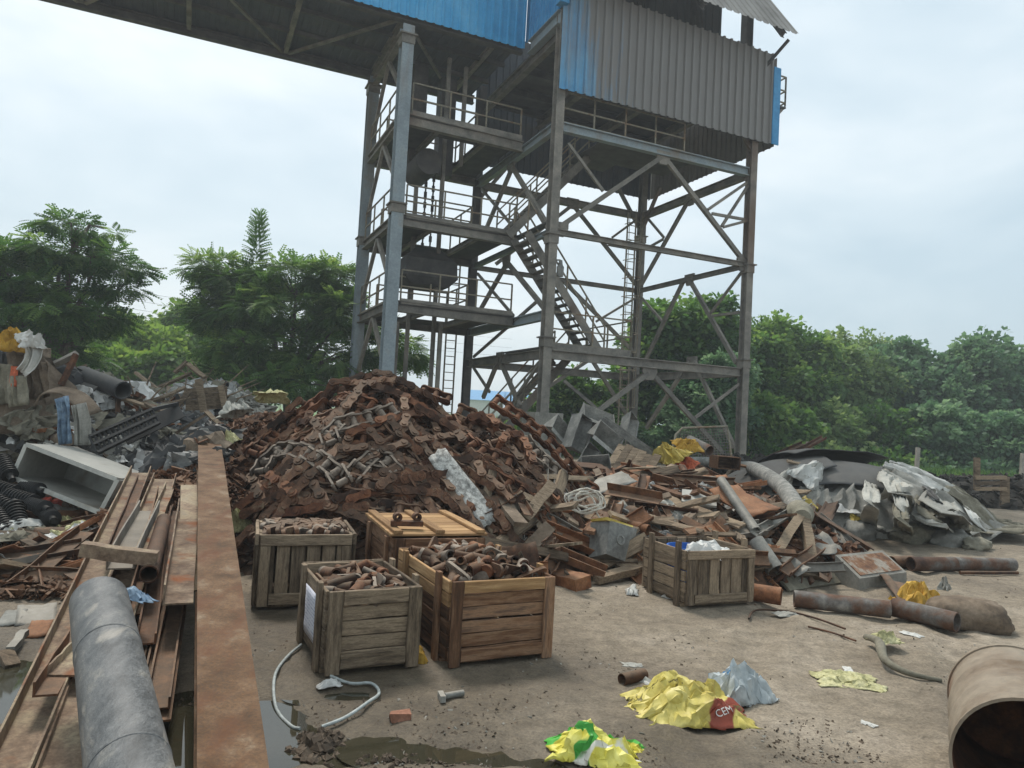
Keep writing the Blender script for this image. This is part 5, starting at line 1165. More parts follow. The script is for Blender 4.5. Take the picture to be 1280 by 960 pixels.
CH = [
 ('C',(14,975),.05,(176,592),.74,.2,.09,'wood_brownsteel','leftmost long steel channel of the bundle under the grey pipe',.6),
 ('C',(72,985),.07,(206,600),.72,.22,.08,'wood_brownsteel','second steel channel of the bundle, dust filled',.6),
 ('C',(120,975),.02,(225,640),.55,.14,.07,'rust_dark','narrow dark channel right under the grey pipe',.5),
 ('L',(150,930),.05,(222,690),.4,.1,.08,'rust','rusty angle half hidden beside the grey pipe',.3),
 ('C',(206,840),.1,(232,690),.44,.1,.05,'wood_brownsteel','thin pale channel beside the puddle',0),
 ('L',(168,700),.5,(206,612),.7,.08,.08,'wood_brownsteel','thin pale angle on the bundle top',0),
 ('C',(140,700),.46,(178,600),.7,.1,.06,'rust_dark','dark thin channel between the long channels',0),
 ('L',(178,905),.08,(228,655),.5,.12,.1,'rust','rusty angle lying along the right side of the grey pipe',0),
 ('C',(192,888),.12,(240,620),.6,.14,.06,'rust','rusty channel closest to the puddle right of the grey pipe',0),
 ('L',(203,757),.42,(222,640),.62,.16,.12,'wood_brownsteel','pale dusty angle with a torn end above the bundle',0),
 ('U',(238,738),.36,(236,606),.78,.14,.1,'wood_brownsteel','pale steel channel lying beside the long girder',0),
 ('C',(182,806),.26,(206,640),.56,.1,.06,'rust_dark','short dark channel in the middle of the bundle',0),
 ('L',(158,770),.30,(196,622),.62,.12,.12,'rust','rusty angle between the two long channels',0),
 ('R',(102,686),.66,(196,698),.6,.1,.08,'wood_brownsteel','short steel bar lying across the bundle',0),
 ('C',(150,712),.5,(186,640),.62,.16,.1,'steel','short grey channel stub under the cross bar',0),
 ('L',(40,872),.22,(84,804),.26,.1,.07,'rust','broken rusty angle with punched holes left of the grey pipe',0),
 ('C',(84,846),.24,(118,812),.28,.2,.05,'wood_brownsteel','short flat plate end under the grey pipe',0)]
M['wood_brownsteel'] = surf('dusty_channel', [(.3,'#5e4a3b'),(.48,'#83705e'),(.62,'#95866f'),(.76,'#8a7f70')], 5, 7, bscale=40, rough=.85, rnd=.15, fine=.3, shift=.2, streak=('#7a4a2c',4,(1,1,1),.58,.7))
for kd, a, za, b_, zb, w_, h_, mt, lab, ext in CH: beamz(kd, a, za, b_, zb, w_, h_, mt, 'steel_channel' if kd in 'CU' else 'steel_angle' if kd == 'L' else 'steel_bar', lab, 'steel section', ext)
MB().pipe(GZ(186,718,.52), GZ(205,650,.6), .055, .008, 18).build('steel_pipe', M['rust_dark'], label='small dark pipe with open end inside the bundle', cat='pipe', smooth=40)
crumple('rag', GZ(166,746,.46), .34,.09,.05, -.6, 'bluecloth', 'twisted blue grey rag lying on the steel bundle', 'rag', 12, 24)
# ------------------------------------------------------------------ drum, bags and litter in front
D0 = Vector((2.63,3.72,.285)); D1 = Vector((2.17,2.95,.285)); ax = (D1-D0); L_ = ax.length
dr = thing('oil_drum', 'rusty open oil drum lying on its side at the lower right', 'drum', (D0+D1)/2-Vector((0,0,.28)))
pf = [(0,0),(0,.27),(.0,.288),(.02,.288),(.02,.28)]
for k in (1/3, 2/3): pf += [(L_*k-.03,.28),(L_*k-.012,.288),(L_*k+.012,.288),(L_*k+.03,.28)]
pf += [(L_-.02,.28),(L_-.015,.289),(L_,.289),(L_,.276)]
M['drum'] = surf('drum_paint', [(.3,'#5c4936'),(.42,'#7d6f5f'),(.55,'#8d8171'),(.7,'#807465')], 2.2, 7, bscale=22, rough=.7, rnd=0, fine=.2, streak=('#6a3f26',2,(1,1,1),.58,.72))
MB().lathe(D0, ax, pf, 48).build('drum_shell', M['drum'], dr, smooth=35)
MB().lathe(D0, ax, [(L_-.001,.276),(.02,.276),(.02,0)], 48).build('drum_lining', M['rust_dark'], dr, smooth=35)

def patch_mat(name, base, layers):
    """flat print: colour fields along object axes with ragged noise edges"""
    mt = surf(name, base, 5, 5, bscale=20, rough=.45, rnd=0, fine=.1); n = mt.node_tree.nodes; L = mt.node_tree.links.new; p = n['Principled BSDF']; src = p.inputs['Base Color'].links[0].from_socket
    tc = n.new('ShaderNodeTexCoord')
    for dirv, nzs, nzk, lo, hi, col in layers:
        dt = n.new('ShaderNodeVectorMath'); dt.operation = 'DOT_PRODUCT'; dt.inputs[1].default_value = dirv; L(tc.outputs['Object'], dt.inputs[0])
        q = n.new('ShaderNodeTexNoise'); q.inputs['Scale'].default_value = nzs; q.inputs['Detail'].default_value = 2; L(tc.outputs['Object'], q.inputs[0])
        a = n.new('ShaderNodeMath'); a.operation = 'MULTIPLY_ADD'; a.inputs[1].default_value = nzk; L(q.outputs[0], a.inputs[0]); L(dt.outputs['Value'], a.inputs[2])
        r1 = n.new('ShaderNodeMapRange'); r1.inputs[1].default_value = lo; r1.inputs[2].default_value = lo+.01; L(a.outputs[0], r1.inputs[0])
        r2 = n.new('ShaderNodeMapRange'); r2.inputs[1].default_value = hi; r2.inputs[2].default_value = hi+.01; r2.inputs[3].default_value = 1; r2.inputs[4].default_value = 0; L(a.outputs[0], r2.inputs[0])
        mm = n.new('ShaderNodeMath'); mm.operation = 'MULTIPLY'; L(r1.outputs[0], mm.inputs[0]); L(r2.outputs[0], mm.inputs[1])
        mi = n.new('ShaderNodeMix'); mi.data_type = 'RGBA'; L(mm.outputs[0], mi.inputs[0]); L(src, mi.inputs[6]); mi.inputs[7].default_value = hexc(col); src = mi.outputs[2]
    L(src, p.inputs['Base Color']); return mt
M['cement_bag'] = patch_mat('cement_bag', [(.3,'#a8964a'),(.5,'#c4b45e'),(.7,'#d6c982')], [((.7,-.6,0),6,.1,.2,.3,'#86402f'), ((.2,1,0),18,.3,.165,.19,'#6b6232')])
M['green_bag'] = patch_mat('green_bag', [(.3,'#b5a83a'),(.5,'#d6cc55'),(.7,'#e0da86')], [((1,.4,0),5,.5,.12,.2,'#3d8f35'), ((-.3,1,0),5,.5,.33,.6,'#56ad48'), ((.5,-1,0),4,.4,.3,.34,'#d8d5c8')])
M['blue_bag'] = patch_mat('clear_blue_bag', [(.3,'#8a959a'),(.5,'#a9b0b1'),(.7,'#c3c6c4')], [((.6,1,.4),4,.15,.12,.16,'#4f93bf'), ((.6,1,.4),4,.15,.19,.205,'#4f93bf')])
ob, fcr, Rm = crumple('cement_bag', G(860,890), .6,.44,.17, .12, M['cement_bag'], 'crumpled yellow cement bag with red stripe on the mud', 'bag', 21, 54, fold=.5)
# lettering on the red stripe
def letters(text, x0, y0, size, ang, mt, ob):
    cu = bpy.data.curves.new('bag_lettering', 'FONT'); cu.body = text; cu.size = size; cu.resolution_u = 2; to = bpy.data.objects.new('bag_lettering', cu); COL.objects.link(to)
    dg = bpy.context.evaluated_depsgraph_get(); me = bpy.data.meshes.new_from_object(to.evaluated_get(dg)); bpy.data.objects.remove(to)
    import bmesh
    from mathutils.bvhtree import BVHTree
    bv = BVHTree.FromPolygons([v.co.copy() for v in ob.data.vertices], [tuple(p.vertices) for p in ob.data.polygons])
    bm = bmesh.new(); bm.from_mesh(me); bmesh.ops.triangulate(bm, faces=bm.faces); bmesh.ops.subdivide_edges(bm, edges=bm.edges, cuts=3, use_grid_fill=True); bmesh.ops.triangulate(bm, faces=bm.faces)
    for v in bm.verts:
        x, y = v.co.x*cos(ang)-v.co.y*sin(ang), v.co.x*sin(ang)+v.co.y*cos(ang); dv = Vector((.2, .9, -.38)).normalized(); uv = Vector((0, .39, .92)); o3 = Vector((x0, y0, .03))+Vector((.97, -.21, 0))*x+uv*y
        hit = bv.ray_cast(o3-dv*2, dv)[0]; v.co = (hit if hit else o3)-dv*.006
    bm.to_mesh(me); bm.free(); me.materials.clear(); me.materials.append(mt); o = bpy.data.objects.new('bag_lettering', me); COL.objects.link(o); o.parent = ob
letters('CEM', .098, -.15, .052, .4, M['white'], ob)
crumple('clear_bag', G(920,870), .38,.32,.2, .5, M['blue_bag'], 'grey clear plastic bag with blue print tied behind the cement bag', 'bag', 33, 44, fold=.35)
crumple('fertiliser_bag', G(745,944), .43,.3,.14, -.25, M['green_bag'], 'crumpled green and yellow plastic bag at the bottom edge', 'bag', 41, 50, fold=.55)
MB().pipe(G(777,857)+Vector((0,0,.035)), G(805,850)+Vector((0,0,.035)), .036, .006, 18).build('pipe_stub', M['rust'], label='short rusty pipe stub left of the yellow bag', cat='pipe', smooth=40)
crumple('rag', G(814,857), .2,.07,.04, -.7, 'canvas_white', 'white strip of cloth poking from the rusty pipe stub', 'rag', 44, 20)
crumple('net_cloth', G(1060,852), .42,.3,.05, -.1, 'net', 'flattened pale yellow net cloth on the mud', 'cloth', 51, 40, fold=.6)
hs = thing('flat_hose', 'grey rubber hose end bent on the mud behind the drum', 'hose', G(1120,840))
hp_ = [G(1082,806)+Vector((0,0,.06)), G(1098,818)+Vector((0,0,.09)), G(1106,836)+Vector((0,0,.06)), G(1135,848)+Vector((0,0,.035)), G(1180,855)+Vector((0,0,.02))]
q_ = resample(hp_, .03); MB().tube(q_, [.014+.022*max(0, 1-abs(i/len(q_)-.35)*1.8) for i in range(len(q_))], 12).build('hose_body', M['canvas_olive'], hs, smooth=60)
crumple('net_cloth', G(1106,812)+Vector((0,0,.06)), .22,.16,.09, .3, 'net', 'scrap of pale net draped over the rubber hose end', 'cloth', 55, 26)
# cables and wires
def wire(name, pts, r, mt, label, cat): return MB().tube(resample(pts, .03), r, 8).build(name, M[mt], label=label, cat=cat, smooth=60)
def GL(px, py, z=.02): p = G(px, py); return Vector((p.x, p.y, gz(p.x, p.y)+z))
wire('cable', [GL(376,812), GL(358,826), GL(343,850), GL(345,878), GL(364,900), GL(378,905)], .009, 'cable', 'grey cable curving on the mud left of the small grey crate', 'cable')
wire('cable', [GL(402,906), GL(432,898), GL(460,884), GL(474,866), GL(464,856), GL(438,856), GL(412,848)], .009, 'cable', 'grey cable loop in front of the small grey crate', 'cable')
wire('reinforcing_bar', [GL(936,776), GL(945,765), GL(985,766), GL(1020,777), GL(1058,790)], .009, 'rust_dark', 'thin bent rusty rod on the mud right of the slatted crate', 'rod')
wire('reinforcing_bar', [GL(1010,785), GL(1040,792), GL(1072,806)], .008, 'rust_dark', 'short dark rod pointing at the rubber hose', 'rod')
bt = thing('bolt', 'blue grey steel bolt lying on the wet mud before the orange crate', 'bolt', GL(562,876,0))
b0 = GL(548,876,.02); b1 = GL(579,872,.02)
MB().lathe(b0+(b1-b0)*.25, b1-b0, [(0,0),(0,.018),((b1-b0).length*.75,.018),((b1-b0).length*.75,0)], 12).build('shank', M['galv'], bt, smooth=40)
MB().box(b0+(b1-b0)*.12, (.03,.085,.035), Matrix.Rotation(.3,3,'Z')).build('head', M['galv'], bt)
MB().box(GL(500,898,.02), (.1,.06,.04), Matrix.Rotation(.2,3,'Z'), .008, RN).build('brick', M['brickc'], label='broken red brick on the mud below the cable loop', cat='brick')
crumple('paper_scrap', GL(412,857,.01), .13,.07,.05, .5, 'white', 'crumpled white paper in front of the small grey crate', 'paper', 61, 16)
crumple('paper_scrap', GL(523,826,.0), .1,.16,.12, .2, 'ochre', 'torn ochre bag scrap wedged between the two near crates', 'bag', 62, 18)
# mud clods
def clods(name, label, c, rx, ry, n, s0, s1, seed, mt='soil'):
    r = random.Random(seed); b = MB()
    for _ in range(n):
        a = r.uniform(0,2*pi); q = r.random()**.6; x = c.x+rx*q*cos(a); y = c.y+ry*q*sin(a); s = r.uniform(s0,s1)*(1.2-q*.6)
        vs = [Vector((x,y,gz(x,y)+s*.35))+Vector(((1+.6*r.uniform(-1,1))*s*cos(t)*sin(p), (1+.6*r.uniform(-1,1))*s*sin(t)*sin(p), (.75+.5*r.uniform(-1,1))*s*cos(p))) for p in (.5,1.3,2.2) for t in (0,1.26,2.5,3.8,5.0)]
        b.add(vs, [(4,3,2,1,0)[::-1]] + [(k*5+i, (k+1)*5+i, (k+1)*5+(i+1)%5, k*5+(i+1)%5) for k in range(2) for i in range(5)] + [(14,13,12,11,10)])
    return b.build(name, M[mt], label=label, kind='stuff')
M['mudclod'] = surf('mud_clod', [(.3,'#40372e'),(.5,'#574b3f'),(.7,'#6b5e50')], 8, 6, bscale=40, rough=.9, rnd=0, fine=.3)
clods('mud_clods', 'dark wet mud clods beside the rusty girder', G(395,925), .14,.16, 90, .012,.045, 1, 'mudclod')
clods('mud_clods', 'scattered mud lumps at the bottom edge', G(480,945), .3,.12, 60, .008,.022, 2, 'mudclod')
clods('mud_clods', 'wet mud lumps in the puddle under the girder', G(232,880), .12,.3, 60, .01,.04, 3, 'mudclod')
def scat(r):
    while True:
        p = G(r.uniform(-20,1290), 955-(r.random()**1.6)*270)
        if hz(p.x,p.y)-gz(p.x,p.y) < .01 and fbm(p.x,p.y,6,1.6,3)+r.uniform(-.12,.12) > .08: return p.x, p.y, gz(p.x,p.y)
chips('ground_gravel', 'small stones and crumbs scattered over the yard mud', scat, 1500, .003, .014, 'mudclod', 31)
chips('ground_gravel', 'pale stone and concrete crumbs scattered over the yard mud', scat, 380, .004, .016, 'conc', 32)
chips('ground_gravel', 'rusty flakes scattered over the yard mud', scat, 60, .006, .02, 'rust', 33)
lit = [(790,832,.13,'grey flat scrap of plastic on the mud'),(1222,762,.14,'white scrap near the brown sack at right'),(1140,796,.16,'pale grey flake before the pipe end at right'),(985,768,.25,'whitish dried cement smear between rod and crate'),(1060,838,.1,'grey crumb beside the net cloth'),(1085,905,.09,'small white stone left of the drum'),(945,745,.12,'torn pale paper right of the slatted crate'),(790,742,.2,'crumpled pale sheet left of the slatted crate'),(838,748,.16,'white torn paper leaning on the slatted crate')]
for i, (px, py, s, lab) in enumerate(lit): crumple('litter_scrap', GL(px,py,0), s, s*.6, s*.12 if py > 750 else s*.4, i*1.1, 'canvas_white' if i % 3 else 'canvas', lab, 'litter', 70+i, 14)

# ------------------------------------------------------------------ pipes, wedge box and sack on the right
def gpipe(a, b, r, mt, lab, t=.012, mid=None):
    A = G(*a)+Vector((0,0,r+.01)); B_ = G(*b)+Vector((0,0,r+.01)); return MB().pipe(A, B_, r, t, 22).build('steel_pipe', M[mt], label=lab, cat='pipe', smooth=40)
gpipe((992,760),(1112,774), .075,'pipe_rust','long rusty pipe lying on the mud, left of two in line')
gpipe((1196,792),(1116,772), .082,'pipe_rust','dark pipe with open end toward the camera, beside the brown sack')
gpipe((938,752),(976,758), .08,'rust_orange','rust red pipe end right of the slatted crate')
gpipe((1138,715),(1192,715), .085,'pipe_rust','pipe with open left end in front of the belt mound')
gpipe((1193,714),(1266,715), .08,'pipe_rust','pipe with flaking white paint farthest right')
gpipe((1114,712),(1140,711), .075,'rust','short rusty pipe behind the open pipe end')
gpipe((1200,719),(1272,719), .02,'rust','thin rusty bar along the flaking pipe')
M['rust_patchy'] = surf('patchy_rust', [(.36,'#5e4333'),(.48,'#7d5b43'),(.56,'#8c8377'),(.7,'#968f84')], 7, 8, bscale=40, rough=.85, rnd=0, fine=.3)
b = MB(); w0 = G(1043,729); w1 = G(1074,738); w2 = G(1133,729); w3 = w0+(w2-w1)
Z = lambda p, z: (p.x, p.y, z)
b.add([Z(w0,0),Z(w1,0),Z(w2,0),Z(w3,0),Z(w0,.30),Z(w1,.12),Z(w2,.12),Z(w3,.30)], [(3,2,1,0),(4,5,6,7),(0,1,5,4),(1,2,6,5),(2,3,7,6),(3,0,4,7)])
wb = thing('wedge_box', 'grey wedge shaped steel box with rusty sloping top', 'steel box', w0.lerp(w2,.5))
b.build('box_body', M['conc'], wb)
n_ = (Vector(Z(w3,.30))-Vector(Z(w0,.30))); e_ = Vector(Z(w1,.12))-Vector(Z(w0,.30)); nn = n_.cross(-e_).normalized()
if nn.z < 0: nn = -nn
A = Vector(Z(w0,.30)); q = [A+n_*i+e_*j+nn*.006 for i, j in ((.06,.12),(.94,.12),(.94,.9),(.06,.9))]
b = MB(); b.add(q, [(0,1,2,3)]); b.build('rust_patch', M['rust_patchy'], wb, solid=.008)
# brown sack with yellow cloth
MB_ = MB(); c = G(1205,784)+Vector((0,0,0)); 
def blob(name, c, rad, ang, mt, label, cat, seed, amp=.14):
    b = MB(); n1, n2 = 26, 16; c = Vector(c); Rm = Matrix.Rotation(ang, 3, 'Z'); P = []
    for j in range(n2+1):
        row = []
        for i in range(n1+1):
            a = 2*pi*(i % n1)/n1; p = pi*j/n2; v = Vector((cos(a)*sin(p), sin(a)*sin(p), cos(p))); sq = 1/max(abs(v.x)**3+abs(v.y)**3+abs(v.z)**3, .1)**(1/3)
            k = sq*(1+amp*noise.noise(v*2+Vector((seed,0,0)))+amp*.7*(1-2*abs(noise.noise(v*3+Vector((0,seed,0))))))
            q = Vector((v.x*rad[0]*k, v.y*rad[1]*k, max(-.55*rad[2], v.z*rad[2]*k))); row.append(c+Rm @ q+Vector((0,0,rad[2]*.5)))
        P.append(row)
    b.grid(P, n1+1, n2+1); return b.build(name, M[mt], label=label, cat=cat, smooth=70)
blob('burlap_sack', G(1208,782), (.3,.2,.15), -.3, 'cloth_brown', 'brown earthy sack slumped on the mud behind the drum', 'sack', 81)
crumple('yellow_cloth', G(1147,760)+Vector((0,0,.05)), .38,.34,.2, .4, 'ochre', 'ochre yellow cloth bundled against the brown sack', 'cloth', 82, 36)
crumple('rag', G(1180,752)+Vector((0,0,.12)), .2,.1,.12, .9, 'canvas', 'grey strip of fabric sticking up behind the ochre cloth', 'rag', 83, 20)
piece('sheet',(1105,728),(1140,770),.16,.01,'rust','steel_plate','bent rusty plate leaning on the ochre cloth','plate',.12,.05)

# ------------------------------------------------------------------ belt mound
def drape(name, x0, x1, y0, y1, lift, mt, label, cat, n=36, amp=.05, fs=1.2, seed=0, clip=None, solid=.015, rot=0):
    b = MB(); P = []; cx, cy = (x0+x1)/2, (y0+y1)/2
    for j in range(n):
        row = []
        for i in range(n):
            s, t = i/(n-1)-.5, j/(n-1)-.5; x = s*(x1-x0)*(1+.12*noise.noise(Vector((t*3, seed, 1)))); y = t*(y1-y0)*(1+.12*noise.noise(Vector((s*3, seed, 5))))
            X_ = cx+x*cos(rot)-y*sin(rot); Y_ = cy+x*sin(rot)+y*cos(rot)
            # smoothed height: taut sheet
            h = sum(hz(X_+a*.35, Y_+c*.35) for a in (-1,0,1) for c in (-1,0,1))/9
            h = max(h, hz(X_, Y_))
            row.append((X_, Y_, h+lift+amp*(1-2*abs(noise.noise(Vector((X_*fs, Y_*fs, seed+.5)))))))
        P.append(row)
    b.grid(P, n, n); return b.build(name, M[mt], label=label, cat=cat, smooth=50, solid=solid)
drape('rubber_belt', 4.7,6.7,12.0,14.2,.1,'rubber','smooth black rubber belt sheet draped over the mound','belt',36,.03,.5,1,rot=-.2)
drape('rubber_belt', 3.4,5.6,12.2,14.0,.2,'rubber','black rubber belt running left behind the big hose','belt',30,.04,.5,4,rot=.1)
drape('rubber_belt', 4.9,6.9,13.0,14.4,.3,'rubber','upper black belt fold along the mound crest','belt',30,.06,.7,7,rot=.15)
def ribbon(name, pts, width, mt, label, cat, seed, amp=.05, nw=9, lift=.1, px=True, solid=.012, side=None, taper=False):
    P = [SP(a, b_, lift*(1-.8*k_/(len(pts)-1) if taper else 1)) for k_, (a, b_) in enumerate(pts)] if px else [Vector(p) for p in pts]; Q = resample(P, .07); rows = []
    for i, q in enumerate(Q):
        t = (Q[min(i+1,len(Q)-1)]-Q[max(i-1,0)]).normalized(); n_ = hn(q.x, q.y)+Vector((0,-.3,.1)) if side is None else Vector(side); sd_ = t.cross(n_).normalized(); n_ = sd_.cross(t)
        tw = .5*noise.noise(Vector((i*.12, seed, 0)))
        row = []
        for k in range(nw):
            u = (k/(nw-1)-.5)*width; fd = 1-2*abs(noise.noise(Vector((i*.07+seed, k*.62, seed*.3))))
            row.append(q+sd_*(u*(1-.3*abs(fd)))+n_*(amp*fd+u*tw*.25+.25*amp*noise.noise(Vector((i*.5, k*1.3, seed)))))
        rows.append(row)
    b = MB(); b.grid(rows, nw, len(rows)); return b.build(name, M[mt], label=label, cat=cat, smooth=50, solid=solid)
RB = [([(1090,585),(1112,600),(1120,640),(1135,672)],.5,'canvas','grey canvas belt hanging in folds at the mound front'),
 ([(1105,578),(1140,592),(1165,625),(1190,655)],.6,'canvas','broad pale canvas belt sliding down the right side'),
 ([(1135,600),(1150,640),(1175,668),(1210,680)],.45,'canvas','canvas belt rolled at its end on the yard ground'),
 ([(1110,590),(1150,612),(1180,650)],.1,'rubber','thin dark strap edge crossing the canvas belts')]
def polar_drape(name, t0, t1, r0, r1, lift, amp, kf, mt, label, seed, nt=90, nr=30):
    b = MB(); P = []
    for j in range(nr):
        row = []; f = j/(nr-1)
        for i in range(nt):
            g = i/(nt-1); th = radians(t0+(t1-t0)*g); n0 = noise.noise(Vector((g*7, seed, 0))); lo = r0+.1*noise.noise(Vector((g*5, seed, 3))); hi = r1+.07*n0; q = lo+(hi-lo)*f
            th += .05*noise.noise(Vector((f*2.5, g*6, seed)))
            x = 6.0+2.6*q*cos(th); y = 13.1+1.8*q*sin(th); fo = 1-2*abs(noise.noise(Vector((g*kf+.6*noise.noise(Vector((f*2, g*3, seed+5))), f*1.1, seed*1.3)))); f2 = 1-2*abs(noise.noise(Vector((g*kf*2.3, f*3.5, seed*2.1))))
            z = hz(x, y)+lift+amp*max(0, fo)*(1-.25*f)+amp*.2*f2; row.append((x+.25*amp*f2, y-.7*amp*fo, max(z, gz(x, y)+.012)))
        P.append(row)
    b.grid(P, nt, nr); return b.build(name, M[mt], label=label, cat='canvas', smooth=80, solid=.012)
polar_drape('canvas_sheet', -82, 35, .42, 1.1, .05, .17, 11, 'canvas', 'broad grey canvas falling in folds over the right half of the mound', 11)
polar_drape('canvas_sheet', -48, 22, .7, 1.2, .09, .15, 8, 'canvas_olive', 'drab canvas spread in folds round the right foot of the mound', 14, 70)
polar_drape('canvas_sheet', -128, -72, .72, 1.06, .05, .14, 8, 'canvas', 'crumpled canvas along the front foot of the mound', 17, 60)
polar_drape('canvas_sheet', -60, 5, .36, .72, .12, .14, 7, 'canvas_white', 'pale canvas folded over the crest right of the black belt', 21, 60)
sr = random.Random(19)
for k in range(7):
    f = k/6; a = (1075+75*f+sr.uniform(-12,12), 580+26*f+sr.uniform(-4,10)); z_ = (1085+150*f+sr.uniform(-14,14), 662+20*f+sr.uniform(-8,6)); md_ = ((a[0]+z_[0])/2+sr.uniform(-6,18), (a[1]+z_[1])/2-sr.uniform(0,14))
    ribbon('canvas_strap', [a, md_, z_], sr.uniform(.22,.42), sr.choice(['canvas','canvas','canvas_white','canvas_olive']), 'folded grey canvas strap hanging down the right half of the belt mound', 'belt', 40+k*1.9, .04, lift=.05+sr.uniform(0,.12), nw=9, taper=True).__setitem__('group', 'canvas straps on the belt mound')
for i, (P, wd, mt, lab) in enumerate(RB): ribbon('canvas_belt', P, wd, mt, lab, 'belt', 3+i*2.3, .06, lift=.07+.03*(i % 3), nw=13, taper=True)
for px, py, l, w_, h, mt, lab, sd_ in ((1010,606,.85,.5,.3,'canvas_white','white crumpled plastic sheet on the black belt',91), (975,612,.45,.4,.25,'canvas','grey crumpled sheet left of the white plastic sheet',92), (1000,640,.6,.3,.2,'yellow','yellow sack under the white plastic sheet',93), (1052,650,.5,.3,.18,'white','white bag with yellow end on the rusty beam',94), (1068,657,.3,.2,.16,'yellow','small yellow sack end right of the white bag',95), (990,625,.35,.2,.15,'ochre','second yellow sack tucked under the belt',96),
    (840,566,.7,.4,.3,'yellow','yellow sack draped on top of the right heap',97), (852,578,.45,.35,.2,'orange','faded orange cloth below the yellow sack',98), (858,552,.45,.3,.15,'ochre','ochre sack fold at the heap top before the mesh panel',99), (800,660,.3,.2,.12,'white','white scrap film left above the slatted crate',100), (1160,662,.5,.35,.2,'canvas','canvas lump at the mound foot',101), (1190,672,.5,.4,.25,'canvas_olive','drab canvas lump on the yard ground',102), (1215,676,.45,.35,.2,'canvas_olive','small drab canvas lump farthest right',103), (1125,662,.45,.3,.2,'canvas','grey canvas lump under the hanging belts',104)):
    p = SP(px, py, .08) if not (px < 870 and py < 590) else at(px, py+6, 11.9)
    n_ = hn(p.x, p.y); crumple('plastic_sack' if mt in ('yellow','white','ochre') else 'canvas_lump', p, l, w_, h, sd_*.7, mt, lab, 'sack' if mt in ('yellow','white','ochre') else 'canvas', sd_, 34, fold=.5, tilt=(.55,0))
# wooden stand at right and fence posts
st = thing('wooden_stand', 'small pale wooden rack standing on the black soil bank at right', 'rack', G(1238,622,.3)); dd = 17.5
for a, c, w_ in (((1221,572),(1221,612),.07), ((1256,596),(1256,640),.1)): 
    MB().bar(at(*a, dd), at(*c, dd), P_rect(w_*2,.06), (0,1,0)).build('post', M['wood_pale'] if 0 else M['wood_grey'], st)
for y in (597,604,611): MB().bar(at(1219,y,dd-.06), at(1258,y,dd-.06), P_rect(.05,.09)).build('slat', M['wood_grey'], st)
for i, px in enumerate((1010,1147,1278)):
    q = base(px, 26.5); MB().bar((q[0],q[1],-.2), (q[0]+.05,q[1],1.25), P_rect(.12,.12), (0,1,0)).build('fence_post', M['conc'], label='grey concrete fence post below the right trees, number unclear in the shade' if 0 else 'weathered fence post standing in the grass below the right trees', cat='fence post', group='fence posts below the right trees')
fr = thing('pipe_fence', 'thin pipe rail fence crossing behind the tower legs', 'fence', T(3,VB+2.2,0))
for z in (.6, 1.15): MB().bar(T(-2,VB+2.2,z+.3), T(10,VB+2.2,z+.3), P_rect(.05,.05)).build('rail', M['steel'], fr)
for k in range(7): MB().bar(T(-2+2*k,VB+2.2,-.1), T(-2+2*k,VB+2.2,1.5), P_rect(.06,.06), TU).build('post', M['steel'], fr)
for i, (px, py, rx, ry, rz, mt, lab) in enumerate(((1105,668,.32,.2,.14,'canvas','rolled grey canvas at the front foot of the belt mound'), (1150,674,.3,.22,.16,'canvas_olive','rolled drab canvas in the middle of the mound foot'), (1195,678,.34,.2,.14,'canvas','grey canvas roll near the right end of the mound'), (1228,682,.26,.16,.1,'canvas_olive','small drab canvas roll ending the mound at right'), (1175,664,.25,.2,.18,'canvas_olive','drab canvas hump above the foot of the mound'), (1075,668,.28,.2,.16,'canvas','grey canvas hump left at the mound foot'))):
    p = G(px, py+6); blob('canvas_roll', (p.x, p.y+.15, 0), (rx, ry, rz), .3*i, mt, lab, 'canvas', 200+i, .3)
# ------------------------------------------------------------------ rubbish heap at left
# open grey steel box
bx_ = thing('steel_cabinet', 'long open grey painted steel box lying on the left rubbish', 'steel box', GZ(80,640,.1))
A = at(34,556,8.9); Bq = at(16,597,8.8); Cq = at(126,641,8.0); Dq = at(148,600,8.1)
off = at(95,560,9.9)-A; A2, B2, C2, D2 = [p+off*f for p, f in ((A,1),(Bq,1),(Cq,.85),(Dq,.85))]
def slab(name, q, t, mt, par):
    n_ = (q[1]-q[0]).cross(q[3]-q[0]).normalized()*t; b = MB(); b.add([p for p in q]+[p+n_ for p in q], [(3,2,1,0),(4,5,6,7),(0,1,5,4),(1,2,6,5),(2,3,7,6),(3,0,4,7)]); b.build(name, M[mt], par)
slab('panel', [A, Dq, D2, A2], .02, 'grey_box', bx_); slab('panel', [Bq, B2, C2, Cq], .02, 'grey_box', bx_); slab('panel', [A, A2, B2, Bq], .02, 'grey_box', bx_); slab('panel', [Dq, Cq, C2, D2], .02, 'grey_box', bx_); slab('panel', [A2, D2, C2, B2], .02, 'grey_box', bx_)
for p, q in ((A,Bq),(Bq,Cq),(Cq,Dq),(Dq,A)): MB().bar(p, q, P_rect(.05,.05), (0,-1,.2)).build('flange', M['grey_box'], bx_)
